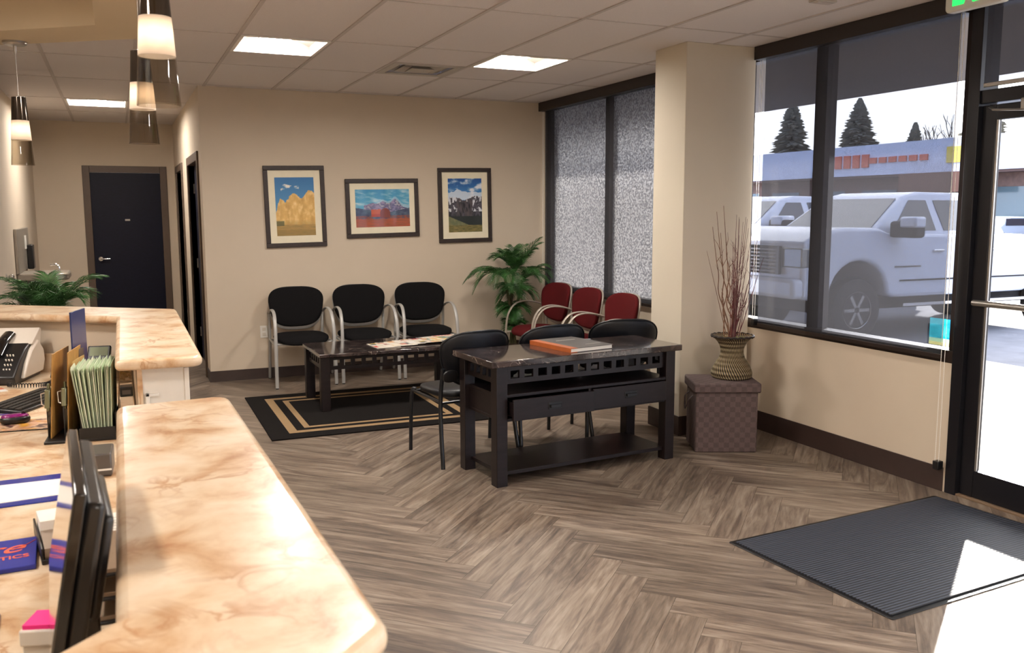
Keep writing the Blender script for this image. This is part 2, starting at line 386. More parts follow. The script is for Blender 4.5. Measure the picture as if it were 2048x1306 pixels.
# ------------------------------------------------------------------ mesh builder
class MB:
    def __init__(s):
        s.v = []; s.f = []; s.uv = None; s.col = None; s.mi = []
        s.cur = 0
    def add(s, vs, fs):
        o = len(s.v)
        s.v += [tuple(p) for p in vs]
        s.f += [tuple(i+o for i in f) for f in fs]
        s.mi += [s.cur]*len(fs)
        return s
    def box(s, x0, x1, y0, y1, z0, z1, mtx=None):
        vs = [Vector(p) for p in ((x0,y0,z0),(x1,y0,z0),(x1,y1,z0),(x0,y1,z0),(x0,y0,z1),(x1,y0,z1),(x1,y1,z1),(x0,y1,z1))]
        if mtx is not None: vs = [mtx @ p for p in vs]
        return s.add(vs, [(0,3,2,1),(4,5,6,7),(0,1,5,4),(1,2,6,5),(2,3,7,6),(3,0,4,7)])
    def prism(s, poly, z0, z1):
        n = len(poly)
        # make counter-clockwise
        a = sum(poly[i][0]*poly[(i+1)%n][1]-poly[(i+1)%n][0]*poly[i][1] for i in range(n))
        if a < 0: poly = poly[::-1]
        vs = [(p[0],p[1],z0) for p in poly]+[(p[0],p[1],z1) for p in poly]
        fs = [tuple(range(n-1,-1,-1)), tuple(range(n,2*n))]+[(i,(i+1)%n,n+(i+1)%n,n+i) for i in range(n)]
        return s.add(vs, fs)
    def prism_t(s, poly, z0, z1, mtx):
        o = len(s.v); s.prism(poly, z0, z1)
        for i in range(o, len(s.v)): s.v[i] = tuple(mtx @ Vector(s.v[i]))
        return s
    def tube(s, pts, r, n=10, flat=1.0, up=None, cap=True):
        """sweep an ellipse along pts; r number or list; flat squashes along the second axis"""
        pts = [Vector(p) for p in pts]
        k = len(pts)
        rs = r if isinstance(r, (list, tuple)) else [r]*k
        t0 = (pts[1]-pts[0]).normalized()
        ref = Vector(up) if up else (Vector((0,0,1)) if abs(t0.z) < 0.9 else Vector((1,0,0)))
        vs = []; a = None
        for i, p in enumerate(pts):
            t = (pts[min(i+1,k-1)]-pts[max(i-1,0)]).normalized()
            if a is None or up: 
                a = t.cross(ref)
                if a.length < 1e-5: a = t.cross(Vector((0,1,0)))
                a.normalize()
            else:
                a = (a - t*a.dot(t)).normalized()
            b = t.cross(a)
            for j in range(n):
                th = 2*PI*j/n
                vs.append(p + a*(math.cos(th)*rs[i]) + b*(math.sin(th)*rs[i]*flat))
        fs = []
        for i in range(k-1):
            for j in range(n):
                fs.append((i*n+j, i*n+(j+1)%n, (i+1)*n+(j+1)%n, (i+1)*n+j))
        if cap:
            fs.append(tuple(range(n-1,-1,-1))); fs.append(tuple(range((k-1)*n, k*n)))
        return s.add(vs, fs)
    def cyl(s, p0, p1, r0, r1=None, n=20):
        return s.tube([p0, p1], [r0, r0 if r1 is None else r1], n)
    def lathe(s, prof, n=32, c=(0,0,0), uv=False, closed=False):
        """prof: list of (radius, z)"""
        o = len(s.v); k = len(prof)
        vs = []
        for (r, z) in prof:
            for j in range(n+ (1 if uv else 0)):
                th = 2*PI*j/n
                vs.append((c[0]+r*math.cos(th), c[1]+r*math.sin(th), c[2]+z))
        w = n+1 if uv else n
        fs = []
        for i in range(k-1):
            for j in range(n):
                jn = j+1 if uv else (j+1)%n
                fs.append((i*w+j, i*w+jn, (i+1)*w+jn, (i+1)*w+j))
        if uv:
            L = [0]
            for i in range(1, k): L.append(L[-1]+math.hypot(prof[i][0]-prof[i-1][0], prof[i][1]-prof[i-1][1]))
            s.uv = [(j/n, L[i]) for i in range(k) for j in range(n+1)]
        return s.add(vs, fs)
    def pad(s, outline, thick, mtx, crown=0.5, rings=7, n=48, bend=None):
        """cushion: outline(theta)->(x,y) of the rim, domed both sides; mtx places it (z = thickness)"""
        o = len(s.v)
        vs = []
        def put(x, y, z):
            if bend: x, y, z = bend(x, y, z)
            vs.append(mtx @ Vector((x, y, z)))
        ts = [i/rings for i in range(rings+1)]
        prof = []
        for t in ts: prof.append((t, 1))
        for side in (1, -1):
            for t in ts[:-1] if side == -1 else ts:
                rr = math.sin(t*PI/2)
                h = math.cos(t*PI/2)**crown if t < 1 else 0.0
                if t == 0:
                    put(0, 0, side*thick/2)
                else:
                    for j in range(n):
                        x, y = outline(2*PI*j/n)
                        put(x*rr, y*rr, side*thick/2*h)
        fs = []
        top0 = 0
        def ring(i): return 1+(i-1)*n
        for j in range(n): fs.append((0, ring(1)+j, ring(1)+(j+1)%n))
        for i in range(1, rings):
            for j in range(n): fs.append((ring(i)+j, ring(i+1)+j, ring(i+1)+(j+1)%n, ring(i)+(j+1)%n))
        b0 = 1+rings*n
        def bring(i): return ring(rings) if i == rings else b0+1+(i-1)*n
        for j in range(n): fs.append((b0, bring(1)+(j+1)%n, bring(1)+j))
        for i in range(1, rings):
            for j in range(n): fs.append((bring(i)+(j+1)%n, bring(i+1)+(j+1)%n, bring(i+1)+j, bring(i)+j))
        return s.add(vs, fs)
    def sphere(s, c, r, n=14, m=9, sc=(1,1,1)):
        prof = [(max(1e-4, math.sin(PI*i/m))*r, -math.cos(PI*i/m)*r) for i in range(m+1)]
        o = len(s.v); s.lathe(prof, n)
        for i in range(o, len(s.v)):
            p = s.v[i]; s.v[i] = (c[0]+p[0]*sc[0], c[1]+p[1]*sc[1], c[2]+p[2]*sc[2])
        return s
    def build(s, name, m, parent=None, bevel=0.0, seg=2, ang=35, smooth=True, weld=False, subd=0):
        me = bpy.data.meshes.new(name)
        me.from_pydata(s.v, [], s.f)
        if s.uv:
            ul = me.uv_layers.new(name='UVMap')
            for l in me.loops: ul.data[l.index].uv = s.uv[l.vertex_index]
        ms = m if isinstance(m, (list, tuple)) else [m]
        for q in ms: me.materials.append(q)
        if len(ms) > 1: me.polygons.foreach_set('material_index', s.mi)
        if weld:
            bm = bmesh.new(); bm.from_mesh(me); bmesh.ops.remove_doubles(bm, verts=bm.verts, dist=1e-5); bm.to_mesh(me); bm.free()
        if smooth:
            me.polygons.foreach_set('use_smooth', [True]*len(me.polygons))
            me.set_sharp_from_angle(angle=R(ang))
        me.update()
        o = bpy.data.objects.new(name, me)
        COL.objects.link(o)
        if parent: o.parent = parent
        if bevel:
            b = o.modifiers.new('bevel', 'BEVEL'); b.width = bevel; b.segments = seg; b.limit_method = 'ANGLE'; b.angle_limit = R(40)
            b.harden_normals = False
        if subd:
            b = o.modifiers.new('sub', 'SUBSURF'); b.levels = subd; b.render_levels = subd
        return o

def tag(o, label=None, cat=None, group=None, kind=None):
    if label: o['label'] = label
    if cat: o['category'] = cat
    if group: o['group'] = group
    if kind: o['kind'] = kind
    return o
def thing(name, label, cat, loc=(0,0,0), rz=0.0, group=None):
    o = bpy.data.objects.new(name, None); COL.objects.link(o)
    o.location = loc; o.rotation_euler = (0, 0, rz); o.empty_display_size = 0.1
    return tag(o, label, cat, group)
def dup(root, loc, rz=None, label=None, group=None):
    def cp(o, par):
        c = o.copy(); COL.objects.link(c)
        if par: c.parent = par
        for ch in list(o.children): cp(ch, c)
        return c
    c = cp(root, None)
    c.location = loc
    if rz is not None: c.rotation_euler = (0, 0, rz)
    if label: c['label'] = label
    if group: c['group'] = group
    return c
def struct(o, label=None):
    o['kind'] = 'structure'
    if label: o['label'] = label
    return o
def text_mesh(name, txt, size, m, parent, mtx, shear=0.0, depth=0.001, sx=1.0, bold=0.0):
    cu = bpy.data.curves.new(name, 'FONT'); cu.body = txt; cu.size = size; cu.extrude = depth; cu.shear = shear; cu.offset = bold
    o = bpy.data.objects.new(name+'_tmp', cu); COL.objects.link(o)
    dg = bpy.context.evaluated_depsgraph_get()
    me = bpy.data.meshes.new_from_object(o.evaluated_get(dg))
    bpy.data.objects.remove(o)
    for v in me.vertices: v.co = mtx @ Vector((v.co.x*sx, v.co.y, v.co.z))
    me.materials.clear(); me.materials.append(m)
    q = bpy.data.objects.new(name, me); COL.objects.link(q)
    if parent: q.parent = parent
    return q
def painted(name, w, h, nx, ny, fn, m, parent, mtx):
    """flat printed sheet: fn(u,v) -> srgb 0..255 colour"""
    vs = []; fs = []; cols = []
    for j in range(ny):
        for i in range(nx):
            vs.append(mtx @ Vector(((i/(nx-1)-0.5)*w, (j/(ny-1)-0.5)*h, 0)))
            cols.append(srgb(*[max(0, min(255, c)) for c in fn(i/(nx-1), j/(ny-1))]))
    for j in range(ny-1):
        for i in range(nx-1):
            a = j*nx+i; fs.append((a, a+1, a+nx+1, a+nx))
    me = bpy.data.meshes.new(name); me.from_pydata(vs, [], fs)
    ca = me.color_attributes.new('Col', 'FLOAT_COLOR', 'POINT')
    for i, c in enumerate(cols): ca.data[i].color = c
    me.materials.append(m)
    o = bpy.data.objects.new(name, me); COL.objects.link(o)
    if parent: o.parent = parent
    return o
def T(x, y, z): return Matrix.Translation((x, y, z))
def RZ(a): return Matrix.Rotation(a, 4, 'Z')
def RX(a): return Matrix.Rotation(a, 4, 'X')
def RY(a): return Matrix.Rotation(a, 4, 'Y')
def round_poly(poly, radii, n=6):
    out = []
    k = len(poly)
    for i in range(k):
        p = Vector(poly[i]); a = Vector(poly[i-1]); b = Vector(poly[(i+1)%k])
        r = radii[i] if isinstance(radii, (list, tuple)) else radii
        if r <= 0: out.append(tuple(p)); continue
        d1 = (a-p).normalized(); d2 = (b-p).normalized()
        half = math.acos(max(-1, min(1, d1.dot(d2))))/2
        t = r/math.tan(half)
        t = min(t, (a-p).length*0.45, (b-p).length*0.45)
        r = t*math.tan(half)
        c = p+(d1+d2).normalized()*(r/math.sin(half))
        s0 = p+d1*t-c; s1 = p+d2*t-c
        a0 = math.atan2(s0.y, s0.x); a1 = math.atan2(s1.y, s1.x)
        da = (a1-a0+PI) % (2*PI)-PI
        for q in range(n+1):
            an = a0+da*q/n
            out.append((c.x+r*math.cos(an), c.y+r*math.sin(an)))
    return out
def curve(pts, n=8):
    """Catmull-Rom through pts"""
    P = [Vector(p) for p in pts]
    P = [P[0]*2-P[1]]+P+[P[-1]*2-P[-2]]
    out = []
    for i in range(1, len(P)-2):
        for k in range(n):
            t = k/n
            a, b, c, d = P[i-1], P[i], P[i+1], P[i+2]
            out.append(0.5*((2*b)+(c-a)*t+(2*a-5*b+4*c-d)*t*t+(3*b-a-3*c+d)*t**3))
    out.append(P[-2])
    return out

# ------------------------------------------------------------------ floor (herringbone planks)
CEIL = 2.745
def build_floor():
    W, L = 0.1524, 0.9144
    s = math.sqrt(0.5)
    O = Vector((1.412, 3.2))
    ax = Vector((s, s)); bx = Vector((-s, s))
    me = bpy.data.meshes.new('floor')
    vs = []; fs = []; uvs = []; cols = []
    def w(p): q = O+ax*p[0]+bx*p[1]; return (q.x, q.y)
    X0, X1, Y0, Y1 = -3.1, 4.36, -3.1, 12.9
    g = 0.0006
    def clip(poly):
        def cl(poly, f, inter):
            out = []
            for i in range(len(poly)):
                a, b = poly[i-1], poly[i]
                fa, fb = f(a[0]), f(b[0])
                if fa*fb < 0:
                    t = fa/(fa-fb)
                    out.append(((a[0][0]+(b[0][0]-a[0][0])*t, a[0][1]+(b[0][1]-a[0][1])*t), (a[1][0]+(b[1][0]-a[1][0])*t, a[1][1]+(b[1][1]-a[1][1])*t)))
                if fb >= 0: out.append(b)
            return out
        for f in (lambda p: p[0]-X0, lambda p: X1-p[0], lambda p: p[1]-Y0, lambda p: Y1-p[1]):
            if not poly: return []
            poly = cl(poly, f, None)
        return poly
    rnd = random.Random(3)
    for m_ in range(-8, 9):
        for n_ in range(-60, 70):
            oa = n_*W+m_*L; ob = n_*W-m_*L
            for kind in (0, 1):
                if kind == 0: q = ((oa+g, ob+g), (oa+L-g, ob+g), (oa+L-g, ob+W-g), (oa+g, ob+W-g)); uv = ((0,0),(L,0),(L,W),(0,W))
                else: q = ((oa+L+g, ob+W-L+g), (oa+L+W-g, ob+W-L+g), (oa+L+W-g, ob+W-g), (oa+L+g, ob+W-g)); uv = ((0,0),(0,W),(L,W),(L,0))
                rc = (rnd.random(), rnd.random(), rnd.random(), 1)
                pl = clip([(w(a), b) for a, b in zip(q, uv)])
                if len(pl) < 3: continue
                o = len(vs)
                for p, t in pl:
                    vs.append((p[0], p[1], 0)); uvs.append(t); cols.append(rc)
                fs.append(tuple(range(o, o+len(pl))))
    # dark seam bed a hair below, and slab sides
    nb = len(fs)
    o = len(vs)
    for p in ((X0,Y0,-0.0008),(X1,Y0,-0.0008),(X1,Y1,-0.0008),(X0,Y1,-0.0008),(X0,Y0,-0.1),(X1,Y0,-0.1),(X1,Y1,-0.1),(X0,Y1,-0.1)):
        vs.append(p); uvs.append((0,0)); cols.append((0,0,0,1))
    for f in ((0,1,2,3),(7,6,5,4),(0,4,5,1),(1,5,6,2),(2,6,7,3),(3,7,4,0)): fs.append(tuple(o+i for i in f))
    me.from_pydata(vs, [], fs)
    ul = me.uv_layers.new(name='UVMap')
    for l in me.loops: ul.data[l.index].uv = uvs[l.vertex_index]
    ca = me.color_attributes.new('Col', 'FLOAT_COLOR', 'POINT')
    ca.data.foreach_set('color', [c for q in cols for c in q])
    me.materials.append(M['floor']); me.materials.append(mat('plank_seam', srgb(54, 45, 40), 0.7))
    for i in range(nb, len(fs)): me.polygons[i].material_index = 1
    ob = bpy.data.objects.new('floor', me); COL.objects.link(ob)
    struct(ob)
build_floor()

# ------------------------------------------------------------------ walls
def sbox(name, m, boxes, bevel=0, parent=None):
    mb = MB()
    for b in boxes: mb.box(*b)
    o = mb.build(name, m, parent, bevel=bevel)
    if not parent: struct(o)
    return o
XW = 4.264
sbox('wall_back', M['wall'], [(0.90, 4.42, 8.79, 8.94, 0, 2.8), (0.745, 0.90, 8.79, 8.94, 0, 2.8)])
D1 = (9.15, 10.33, 2.10); D2 = (11.33, 12.30, 2.10)
sbox('wall_hall_right', M['wall'], [(0.745, 0.90, 8.94, D1[0], 0, 2.8), (0.745, 0.90, D1[0], D1[1], D1[2], 2.8), (0.745, 0.90, D1[1], D2[0], 0, 2.8),
     (0.745, 0.90, D2[0], D2[1], D2[2], 2.8), (0.745, 0.90, D2[1], 12.95, 0, 2.8)])
DE = (-0.29, 0.57, 2.11)
sbox('wall_hall_end', M['wall'], [(-1.07, DE[0], 12.8, 12.95, 0, 2.8), (DE[0], DE[1], 12.8, 12.95, DE[2], 2.8), (DE[1], 0.745, 12.8, 12.95, 0, 2.8)])
sbox('wall_left', M['wall'], [(-1.07, -0.92, 7.2, 12.8, 0, 2.8)])
sbox('wall_office_back', M['wall'], [(-3.15, -1.07, 7.2, 7.35, 0, 2.8)])
sbox('wall_office_left', M['wall'], [(-3.15, -3.0, -3.0, 7.2, 0, 2.8)])
sbox('wall_front', M['wall'], [(-3.15, 4.42, -3.15, -3.0, 0, 2.8)])
sbox('wall_right', M['wall'], [(XW, 4.40, 3.545, 5.46, 0, 0.745), (XW, 4.40, 5.46, 8.79, 0, 0.76), (XW, 4.40, -3.0, -1.2, 0, 2.8)])
sbox('wall_column', M['column'], [(3.62, 4.205, 5.265, 5.655, 0, CEIL)], bevel=0.004)
# baseboards
sbox('baseboard_back', M['base'], [(0.737, 4.26, 8.782, 8.79, 0, 0.102)])
sbox('baseboard_right', M['base'], [(XW-0.008, XW, 3.56, 8.782, 0, 0.14)], bevel=0.002)
sbox('baseboard_column', M['base'], [(3.612, 3.62, 5.257, 5.663, 0, 0.14), (3.62, 4.205, 5.257, 5.265, 0, 0.14)], bevel=0.002)
sbox('baseboard_hall', M['base'], [(0.737, 0.745, 8.79, D1[0]-0.1, 0, 0.102), (0.737, 0.745, D1[1]+0.1, D2[0]-0.1, 0, 0.102), (-0.92, -0.912, 7.2, 12.8, 0, 0.102), (-0.912, DE[0]-0.09, 12.792, 12.8, 0, 0.102)])

# ------------------------------------------------------------------ ceiling: tiles, bars
def build_ceiling():
    fix = [(0.805, 6.20), (2.63, 6.20), (-0.415, 10.25), (0.805, 1.20), (2.63, 1.20), (-1.635, 3.70), (-1.635, 0.0), (2.63, 3.70-0.0) ]
    xs = [0.80+0.61*k for k in range(-7, 6)]
    ys = [-2.6, -1.35, -0.1, 1.15, 2.4, 3.65, 4.90, 6.19, 7.45, 8.71, 10.24, 11.46]
    o = sbox('ceiling', M['ceil'], [])
    return xs, ys
XS = [0.797+0.61*k for k in range(-6, 6)]
YS = [-2.6, -1.35, -0.1, 1.15, 2.4, 3.65, 4.90, 6.19, 7.45, 8.71, 10.24, 11.50]
TS = 0.575
# troffer openings (x0, y0) lower corner; size 0.575
TROF = [(0.815, 6.21), (2.645, 6.21), (-0.405, 10.26), (2.645, 1.17), (-1.625, 3.67), (-1.625, 1.17), (0.815, 3.67), (0.815, -1.33), (2.645, -1.33)]  # entries past the hallway one are unseen, added to light the room
VENT = (2.035, 6.86)
holes = [(x, x+TS, y, y+TS+0.03) for x, y in TROF] + [(VENT[0], VENT[0]+TS, VENT[1], VENT[1]+TS)]
mb = MB()
gx = sorted(set([-3.1, 4.42]+[h[0] for h in holes]+[h[1] for h in holes]))
gy = sorted(set([-3.1, 12.9]+[h[2] for h in holes]+[h[3] for h in holes]))
for i in range(len(gx)-1):
    for j in range(len(gy)-1):
        cx_, cy_ = (gx[i]+gx[i+1])/2, (gy[j]+gy[j+1])/2
        if any(h[0] < cx_ < h[1] and h[2] < cy_ < h[3] for h in holes): continue
        mb.add([(gx[i],gy[j],CEIL),(gx[i+1],gy[j],CEIL),(gx[i+1],gy[j+1],CEIL),(gx[i],gy[j+1],CEIL)], [(3,2,1,0)])
        mb.add([(gx[i],gy[j],CEIL+0.3),(gx[i+1],gy[j],CEIL+0.3),(gx[i+1],gy[j+1],CEIL+0.3),(gx[i],gy[j+1],CEIL+0.3)], [(0,1,2,3)])
for (a, b, c, d) in holes:
    for q in (((a,c),(b,c)),((b,c),(b,d)),((b,d),(a,d)),((a,d),(a,c))):
        (x0,y0),(x1,y1) = q
        mb.add([(x0,y0,CEIL),(x1,y1,CEIL),(x1,y1,CEIL+0.3),(x0,y0,CEIL+0.3)], [(0,1,2,3)])
struct(mb.build('ceiling', M['ceil'], smooth=False, weld=True))
mb = MB()
zt = CEIL-0.006
for x in XS:
    y1 = 12.8 if -0.92 < x < 0.745 else (8.79 if x > 0.745 else 7.2)
    mb.box(x-0.012, x+0.012, -3.0, y1, zt, CEIL+0.001)
for y in YS:
    x0 = -3.0 if y < 7.2 else -0.92
    x1 = XW if y < 8.79 else 0.745
    mb.box(x0, x1, y-0.008, y+0.008, zt+0.003, CEIL+0.001)
for x, y in [(0.797, 6.85), (2.017, 6.85), (2.627, 6.85), (-0.423, 10.9)]:
    mb.box(x, x+0.61, y-0.008, y+0.008, zt+0.003, CEIL+0.001)
mb.box(0.9, XW, 8.768, 8.79, zt+0.001, CEIL+0.001)
struct(mb.build('trim_1', M['tbar'], smooth=False))
tag(bpy.data.objects['trim_1'], 'suspended ceiling grid bars between the tiles')

# ------------------------------------------------------------------ ceiling lights
M['lens'] = emis('light_lens', (1.0, 0.935, 0.86, 1), TROFFER)
M['trofin'] = mat('light_reflector_grey', srgb(120, 110, 104), 0.5)
M['trofwhite'] = mat('light_housing_white', srgb(240, 234, 226), 0.5)
def make_troffer(label):
    t = thing('ceiling_light', label, 'ceiling light', (0, 0, CEIL), 0, 'recessed square ceiling lights')
    a = TS/2; b = (TS+0.03)/2
    f = MB()
    for q in ((-a-0.008,a+0.008,-b-0.008,-b+0.014),(-a-0.008,a+0.008,b-0.014,b+0.008),(-a-0.008,-a+0.014,-b,b),(a-0.014,a+0.008,-b,b)):
        f.box(q[0], q[1], q[2], q[3], -0.008, 0.004)
    f.build('frame', M['trofwhite'], t)
    h = MB()
    ia, ib = a-0.014, b-0.014
    # curved reflector: trough shaped housing, lower at the outer edges
    prof = [(-ia, 0.0), (-ia*0.97, 0.055), (-ia*0.7, 0.085), (-ia*0.4, 0.1), (ia*0.4, 0.1), (ia*0.7, 0.085), (ia*0.97, 0.055), (ia, 0.0)]
    for i in range(len(prof)-1):
        (x0, z0), (x1, z1) = prof[i], prof[i+1]
        h.add([(x0,-ib,z0),(x1,-ib,z1),(x1,ib,z1),(x0,ib,z0)], [(0,1,2,3)])
    h.add([(p[0],-ib,p[1]) for p in prof], [tuple(range(len(prof)))])
    h.add([(p[0],ib,p[1]) for p in prof], [tuple(range(len(prof)-1,-1,-1))])
    h.build('reflector', M['trofin'], t)
    l = MB()
    w = 0.105
    pts = [(w*math.cos(PI+PI*k/10), 0.075+0.05*math.sin(PI+PI*k/10)) for k in range(11)]
    for k in range(10):
        l.add([(pts[k][0],-ib+0.02,pts[k][1]),(pts[k+1][0],-ib+0.02,pts[k+1][1]),(pts[k+1][0],ib-0.02,pts[k+1][1]),(pts[k][0],ib-0.02,pts[k][1])], [(0,1,2,3)])
    l.add([(p[0],-ib+0.02,p[1]) for p in pts], [tuple(range(11))]); l.add([(p[0],ib-0.02,p[1]) for p in pts], [tuple(range(10,-1,-1))])
    l.build('lens', M['lens'], t)
    return t
labs = ['lit square ceiling light nearest the reception counter, left of the air vent', 'lit square ceiling light right of the air vent toward the windows',
        'lit square ceiling light over the hallway before the dark door']
t0 = make_troffer(labs[0])
for i, (x, y) in enumerate(TROF):
    lab = labs[i] if i < 3 else 'square ceiling light outside the photo frame'
    o = t0 if i == 0 else dup(t0, (0, 0, 0), 0, lab)
    o.location = (x+TS/2, y+(TS+0.03)/2, CEIL)
    o['label'] = lab

# ceiling vent
v = thing('ceiling_vent', 'square louvred air diffuser in the ceiling between the two lights', 'air vent', (VENT[0]+TS/2, VENT[1]+TS/2, CEIL))
M['ventp'] = mat('vent_paint', srgb(186, 178, 168), 0.5)
f = MB(); a = TS/2
for q in ((-a,a,-a,-a+0.06),(-a,a,a-0.06,a),(-a,-a+0.06,-a+0.06,a-0.06),(a-0.06,a,-a+0.06,a-0.06)): f.box(*q, -0.006, 0.004)
f.build('frame', M['ventp'], v)
for k, (s0, z) in enumerate(((0.235, 0.02), (0.165, 0.0), (0.095, -0.012))):
    c = MB()
    s1 = s0-0.045
    for q in range(4):
        m4 = RZ(q*PI/2)
        c.add([m4 @ Vector(p) for p in ((-s0,-s0,z),(s0,-s0,z),(s1,-s1,z+0.035),(-s1,-s1,z+0.035),(-s0,-s0,z+0.004),(s0,-s0,z+0.004),(s1,-s1,z+0.039),(-s1,-s1,z+0.039))], [(0,1,2,3),(7,6,5,4),(0,4,5,1),(2,6,7,3)])
    if k == 2: c.box(-s1, s1, -s1, s1, z+0.03, z+0.036)
    c.build('louvre', M['ventp'], v)
b = MB(); b.box(-a+0.01, a-0.01, -a+0.01, a-0.01, 0.09, 0.1); b.build('duct_plate', mat('duct_dark', srgb(30, 27, 25), 0.8), v)
# small ceiling plate near the window
sp = thing('ceiling_sprinkler_plate', 'small pale rectangular plate on the ceiling near the window valance', 'ceiling plate', (3.62, 3.98, CEIL))
MB().box(-0.07, 0.07, -0.035, 0.035, -0.012, 0).build('plate', M['ventp'], sp, bevel=0.003)
MB().box(-0.05, 0.05, -0.018, 0.018, -0.017, -0.011).build('grille', M['tbar'], sp, bevel=0.002)

# dropped soffit over the counter
SO = [(0.20, 0.35), (0.20, 5.352), (-1.30, 6.412), (-1.30, 6.05), (-0.044, 5.077), (-0.044, 0.35)]
mb = MB(); mb.prism(SO, 2.53, CEIL+0.001)
struct(mb.build('trim_2', M['soffit'], smooth=False), 'dropped drywall soffit following the counter overhead')

# ------------------------------------------------------------------ windows
zf0, zf1 = 0.745, CEIL
def frame(name, boxes, parent=None, m=None):
    return sbox(name, m or M['bronze'], boxes, bevel=0.002, parent=parent)
w1 = frame('window_1', [(4.262, 4.37, 3.545, 5.46, 0.745, 0.815), (4.28, 4.37, 3.545, 5.46, 2.66, CEIL),
    (4.28, 4.37, 4.635, 4.74, 0.815, 2.66), (4.28, 4.37, 3.545, 3.59, 0.815, 2.66)])
for y0, y1 in ((3.59, 4.635), (4.74, 5.46)):
    MB().box(4.322, 4.328, y0, y1, 0.815, 2.66).build('glass_pane', M['glass'], w1)
w2 = frame('window_2', [(4.262, 4.37, 5.46, 8.79, 0.76, 0.825), (4.28, 4.37, 5.46, 8.79, 2.66, CEIL),
    (4.28, 4.37, 8.70, 8.79, 0.825, 2.66), (4.28, 4.37, 7.45, 7.53, 0.825, 2.66), (4.28, 4.37, 5.46, 5.53, 0.825, 2.66), (4.28, 4.37, 6.28, 6.36, 0.825, 2.66)])
for y0, y1 in ((7.53, 8.70), (6.36, 7.45), (5.53, 6.28)):
    MB().box(4.322, 4.328, y0, y1, 0.825, 2.66).build('glass_pane', M['obscure'], w2)
# storefront around the door and beyond it
w3 = frame('window_3', [(4.258, 4.40, 3.475, 3.545, 0, CEIL), (4.27, 4.40, 2.43, 3.475, 2.165, 2.235), (4.27, 4.40, 2.43, 3.475, 2.68, CEIL), (4.258, 4.40, 2.36, 2.43, 0, CEIL),
    (4.27, 4.40, -1.2, 2.36, 0, 0.12), (4.27, 4.40, -1.2, 2.36, 2.66, CEIL), (4.27, 4.40, 1.1, 1.17, 0.12, 2.66), (4.27, 4.40, -0.1, -0.03, 0.12, 2.66), (4.27, 4.40, -1.2, -1.13, 0.12, 2.66)], m=M['blackalu'])
for y0, y1, z0, z1 in ((2.43, 3.475, 2.235, 2.68), (1.17, 2.36, 0.12, 2.66), (-0.03, 1.1, 0.12, 2.66), (-1.13, -0.1, 0.12, 2.66)):
    MB().box(4.332, 4.338, y0, y1, z0, z1).build('glass_pane', M['glass'], w3)
frame('trim_3', [(4.264, 4.40, 2.43, 3.475, 0.0, 0.012)], m=mat('wood_threshold', srgb(120, 98, 76), 0.5))

# valances and roller shades
val = MB(); val.box(4.175, 4.262, 3.56, 5.250, 2.652, 2.744)
tag(val.build('shade_valance', M['valance'], bevel=0.003), 'dark brown valance above the front window nearest the door', 'valance')
val = MB(); val.box(4.175, 4.262, 5.658, 8.788, 2.652, 2.744)
tag(val.build('shade_valance', M['valance'], bevel=0.003), 'dark brown valance above the back window behind the burgundy chairs', 'valance')
def shade(y0, y1, z0, z1, label, drop=True):
    t = thing('roller_shade', label, 'roller shade', (4.232, (y0+y1)/2, z0), 0, 'grey solar roller shades')
    h = (y1-y0)/2
    MB().box(-0.0006, 0.0006, -h, h, 0, z1-z0).build('fabric', M['shade'], t)
    MB().box(-0.006, 0.006, -h, h, -0.022, 0.004).build('hem_bar', M['bronze'], t, bevel=0.003)
    return t
shade(3.59, 5.19, 0.79, 2.66, 'grey see-through roller shade over the front window with the white truck behind')
shade(5.70, 8.735, 0.79, 2.66, 'grey roller shade over the frosted back window behind the burgundy chairs')
t = thing('roller_shade', 'narrow grey roller shade covering the transom above the glass door', 'roller shade', (4.245, 2.95, 2.235), 0, 'grey solar roller shades')
MB().box(-0.0006, 0.0006, -0.49, 0.49, 0.03, 0.51).build('fabric', M['shade'], t)
MB().box(-0.006, 0.006, -0.49, 0.49, 0.01, 0.032).build('hem_bar', M['steel'], t, bevel=0.003)
# bead chains
def chain(y, x, z0, z1, label):
    mb = MB()
    for dy in (-0.012, 0.012):
        mb.tube([(x, y+dy, z0), (x, y+dy, z1)], 0.0016, 6)
        n = int((z1-z0)/0.012)
        for k in range(n):
            z = z0+0.006+k*0.012
            mb.add([(x-0.003,y+dy,z),(x,y+dy-0.003,z),(x+0.003,y+dy,z),(x,y+dy+0.003,z),(x,y+dy,z-0.0035),(x,y+dy,z+0.0035)], [(0,1,5),(1,2,5),(2,3,5),(3,0,5),(1,0,4),(2,1,4),(3,2,4),(0,3,4)])
    ch = mb.build('shade_chain', M['white'], smooth=False)
    tag(ch, label, 'shade chain', 'white bead chains of the roller shades')
    k = MB(); k.box(x-0.012, x+0.03, y-0.02, y+0.02, z0-0.03, z0+0.02)
    k.build('chain_tensioner', M['black'], ch, bevel=0.004)
chain(5.225, 4.222, 0.80, 2.65, 'white bead chain between the column and the front shade')
chain(3.575, 4.222, 0.16, 2.65, 'white bead chain hanging beside the entrance door frame')
chain(8.765, 4.222, 0.30, 2.65, 'white bead chain in the corner behind the palm')
